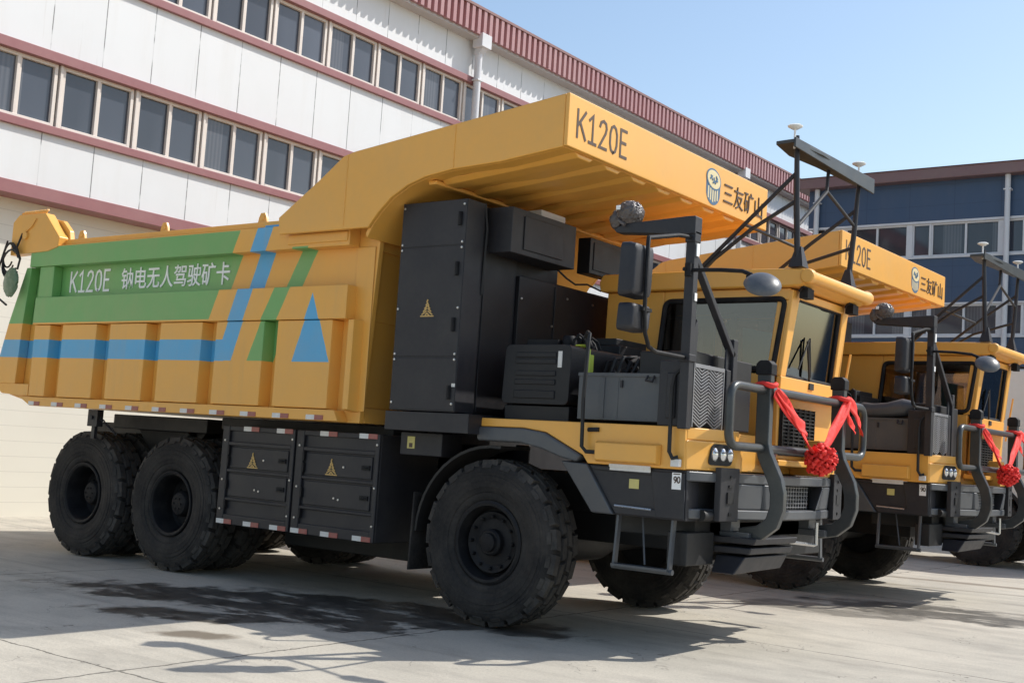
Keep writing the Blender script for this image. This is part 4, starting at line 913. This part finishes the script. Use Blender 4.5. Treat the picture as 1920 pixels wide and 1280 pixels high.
mb = MB(); mb.tube([(1.90, -1.60, 3.28), (1.90, -1.80, 3.26), (1.91, -2.20, 3.17), (1.93, -2.30, 3.15), (1.945, -2.33, 3.08), (1.945, -2.33, 2.6), (1.945, -2.31, 2.45), (1.93, -2.22, 2.35), (1.92, -2.10, 2.325), (1.90, -1.60, 2.33)], .017, 8)
mb.box(1.925, 1.955, -2.36, -2.24, 2.60, 2.625); mb.build('mirror_bracket', 'rim', T)
mb = MB(); mb.tube([(1.88, -1.66, 3.02), (1.90, -1.60, 3.02), (2.2, -1.66, 3.0), (2.42, -1.74, 2.97), (2.52, -1.79, 2.93), (2.60, -1.82, 2.88)], .016, 8); mb.lathe([(0, -.05), (.03, -.05), (.03, .05), (0, .05)], (1.90, -1.62, 3.02), 'z', 10)
mb.box(2.50, 2.62, -1.84, -1.76, 2.86, 2.92); mb.build('mirror_bracket', 'rim', T)
mb = MB(); ring = []
Cm = Vector((2.63, -1.83, 2.85)); nz = Vector((.35, -.58, .74)).normalized(); ux_ = nz.orthogonal().normalized(); uy_ = nz.cross(ux_)
rr = [[mb.bm.verts.new(Cm + nz * h + (ux_ * cos(t_) + uy_ * sin(t_)) * r_) for t_ in [2 * pi * q / 30 for q in range(30)]] for r_, h in ((.02, .060), (.06, .054), (.105, .034), (.132, .010), (.138, -.004), (.132, -.016), (.02, -.022))]
for A_, B_ in zip(rr, rr[1:]):
    for q in range(30): mb.face([A_[q], A_[(q + 1) % 30], B_[(q + 1) % 30], B_[q]])
mb.face(rr[0]); mb.face(rr[-1]); mb.build('convex_mirror', 'mirror_back', T, ang=40)
# --- antenna frame on the cab roof
mb = MB()
mb.tube([(1.97, .28, 3.34), (1.95, .25, 3.9), (1.93, .24, 4.55)], [.028, .028, .022], 10); mb.tube([(1.92, 1.62, 3.34), (1.95, 1.66, 3.9), (1.97, 1.70, 4.48)], [.028, .026, .02], 10)
for y, x1 in ((.30, 1.97), (1.62, 1.92)): mb.hexa([(x1 - .07, y - .07, 3.341), (x1 + .07, y - .07, 3.341), (x1 + .07, y + .07, 3.341), (x1 - .07, y + .07, 3.341), (x1 - .02, y - .03, 3.53), (x1 + .03, y - .03, 3.53), (x1 + .03, y + .02, 3.53), (x1 - .02, y + .02, 3.53)])
mb.tube([(1.95, .25, 4.22), (1.5, .27, 3.83), (1.2, .29, 3.57), (.95, .30, 3.35)], .02, 8); mb.tube([(1.95, .25, 3.95), (1.5, .28, 3.72), (1.12, .30, 3.46), (1.0, .31, 3.35)], .02, 8)
mb.tube([(1.96, 1.68, 4.15), (1.5, 1.65, 3.82), (1.0, 1.62, 3.42), (.92, 1.60, 3.34)], .02, 8); mb.tube([(1.93, 1.64, 3.75), (1.4, 1.62, 3.6), (1.0, 1.60, 3.36)], .018, 8)
mb.tube([(1.42, .28, 3.77), (1.42, 1.64, 3.76)], .016, 8); mb.tube([(1.95, .25, 3.70), (1.94, .95, 4.18), (1.93, 1.0, 4.40)], .018, 8); mb.tube([(1.93, .95, 4.20), (1.95, 1.66, 3.98)], .016, 8)
mast = mb.build('antenna_frame', 'charcoal', T)
mb = MB(); mb.prism([(1.80, .08), (1.98, .06), (2.04, .60), (2.02, 1.0), (2.05, 1.85), (1.86, 1.88), (1.80, 1.0), (1.74, .5)], 'z', 4.44, 4.475)
mb.hexa([(1.98, .06, 4.40), (2.0, .06, 4.40), (2.07, 1.86, 4.34), (2.05, 1.86, 4.34), (1.98, .06, 4.49), (2.0, .06, 4.49), (2.07, 1.86, 4.49), (2.05, 1.86, 4.49)])
mb.build('antenna_board', 'guard', mast, bevel=.006)
for y, x in ((.19, 1.93), (1.70, 1.96)):
    mb = MB(); mb.tube([(x, y, 4.42), (x, y, 4.60)], .011, 8); mb.lathe([(0, -.022), (.028, -.022), (.066, .0), (.069, .009), (.055, .018), (0, .02)], (x, y, 4.62), 'z', 24); mb.build('antenna', 'white', mast)

# second truck: a copy of the thing with its parts and sub-parts
T2 = copy_tree(T); T2.location = (-.0234, 6.1485, 0); T2.rotation_euler = (0, 0, -.0219)
T2['label'] = 'second yellow mining dump truck, parked behind the nearest one beside the blue building'
mb = MB(); mb.tube([(.95, -1.25, 2.33), (1.1, -1.28, 2.30), (1.3, -1.30, 2.32), (1.5, -1.30, 2.36), (1.62, -1.28, 2.38)], [.085, .10, .095, .11, .06], 12); mb.build('wrapped_hose', 'grey', T2)

# ------------------------------------------------------------------ red silk rosettes
def ribbon():
    mb = MB()
    def strip(pts, w, twist=0, fold=0):
        prev = None; pts = [Vector(p) for p in pts]
        # resample
        P = []
        for i in range(len(pts) - 1):
            for k in range(8): P.append(pts[i].lerp(pts[i + 1], k / 8))
        P.append(pts[-1])
        for i, p in enumerate(P):
            u = i / (len(P) - 1); d = (P[min(i + 1, len(P) - 1)] - P[max(i - 1, 0)]).normalized()
            a = twist * u; sd = d.cross(Vector((1, 0, 0))).normalized(); n = sd.cross(d); s_ = sd * cos(a) + n * sin(a); n2 = s_.cross(d)
            ww = w(u) if callable(w) else w
            row = [mb.bm.verts.new(p + s_ * ww * (j / 4 - .5) + n2 * (.009 * sin(j * 2.1 + u * 7) + .006 * sin(u * 11 + j))) for j in range(5)]
            if prev:
                for j in range(4): mb.face([prev[j], prev[j + 1], row[j + 1], row[j]])
            prev = row
    strip([(2.29, -.78, 2.14), (2.31, -.55, 1.98), (2.32, -.32, 1.86), (2.33, -.10, 1.70), (2.34, .0, 1.64)], lambda u: .11 - .06 * u + .03 * sin(3 * u), 1.2)
    strip([(2.30, -.76, 2.15), (2.33, -.56, 2.02), (2.35, -.40, 1.90), (2.36, -.30, 1.86)], lambda u: .06 + .09 * u, .3)
    strip([(2.34, .02, 1.64), (2.33, .30, 1.80), (2.31, .58, 2.0), (2.29, .80, 2.17)], lambda u: .06 + .04 * sin(3 * u), .8)
    strip([(2.30, .80, 2.17), (2.33, .90, 2.08), (2.34, .98, 1.98), (2.34, 1.03, 1.88)], .12, .5)
    strip([(2.27, .80, 2.16), (2.25, .95, 2.02), (2.25, 1.10, 1.92)], .10, .2)
    for y in (-.79, .79): mb.tube([(2.21 + .085 * cos(a), y + .062 * sin(a), 2.19 + .008 * sin(3 * a)) for a in [2 * pi * k / 16 for k in range(16)]], .022, 8, closed=True)
    rnd = random.Random(21); c = Vector((2.37, .02, 1.62)); mb.ball(c, .085, 3, (1, 1, 1), .15, 3)
    for i in range(110):                              # looped petals of the flower
        z = 1 - 2 * (i + .5) / 110; r = math.sqrt(1 - z * z); a = i * 2.39996; d = Vector((r * cos(a), r * sin(a), z)); t_ = d.orthogonal().normalized(); t_ = Matrix.Rotation(rnd.random() * 6, 3, d) @ t_; s_ = d.cross(t_)
        prev = None; kk_ = .75 + .5 * rnd.random()
        for k in range(7):
            th = pi * k / 6; p = c + d * (.075 + .065 * sin(th) * kk_) + t_ * .024 * cos(th)
            row = [mb.bm.verts.new(p + s_ * .021 * j) for j in (-1, 0, 1)]
            if prev:
                for j in range(2): mb.face([prev[j], prev[j + 1], row[j + 1], row[j]])
            prev = row
    return mb.build('red_ribbon', 'silk', None, ang=60)
rb = tag(ribbon(), 'red silk rosette tied across the front guard of the nearest truck', 'ribbon', 'red rosettes on the truck guards')
sm = rb.modifiers.new('thickness', 'SOLIDIFY'); sm.thickness = .003
rb2 = rb.copy(); COL.objects.link(rb2); rb2.location = T2.location; rb2.rotation_euler = T2.rotation_euler
rb2['label'] = 'red silk rosette tied across the front guard of the second truck, at the right edge'

# ------------------------------------------------------------------ cream lorry at the far right
LT = tag(empty('cream_lorry', (0, 12.9, 0)), 'cream coloured lorry standing past the second truck at the far right', 'lorry')
mb = MB()
mb.prism(rounded([(-.95, 1.25), (2.75, 1.25), (2.85, 2.1), (2.65, 3.45), (2.4, 3.58), (-.85, 3.58), (-.95, 3.4)], .12), 'y', 0, 2.4)
lc = mb.build('cab', 'cream', LT, bevel=.05, seg=3)
mb = MB(); mb.prism(rounded([(1.85, 2.25), (2.62, 2.25), (2.52, 3.2), (1.85, 3.2)], .06), 'y', -.012, -.004); mb.build('side_window', 'pane_shade', lc)
mb = MB(); mb.slab([(2.855, .15, 2.25), (2.855, 2.25, 2.25), (2.70, 2.25, 3.3), (2.70, .15, 3.3)], .012); mb.build('windshield', 'pane_shade', lc)
mb = MB(); mb.box(-.9, 2.4, .02, 2.38, 3.585, 3.62); mb.build('roof_strip', 'chassis', lc)
mb = MB(); mb.box(2.5, 2.98, -.05, 2.45, .62, 1.24); mb.build('bumper', 'charcoal', LT, bevel=.04)
mb = MB(); mb.box(-6.5, -1.1, -.05, 2.45, 1.35, 2.1); mb.build('load_bed', 'cream', LT, bevel=.02)
mb = MB(); mb.box(-6.5, 2.49, .75, .85, .8, 1.2); mb.box(-6.5, 2.49, 1.55, 1.65, .8, 1.2); mb.box(1.05, 2.49, .02, 2.38, .75, 1.245); mb.build('chassis_frame', 'chassis', LT)
mb = MB(); mb.prism(arc(.1, .725, .88, 170, 10, 12) + arc(.1, .725, .82, 10, 170, 12), 'y', -.03, .5); mb.build('mudguard', 'chassis', LT)
for x in (.1, -4.6):
    for s in (-1, 1): wheel(x, 1.2 + s * 1.2, -s, 'front', LT)
print('objects', len(bpy.data.objects))
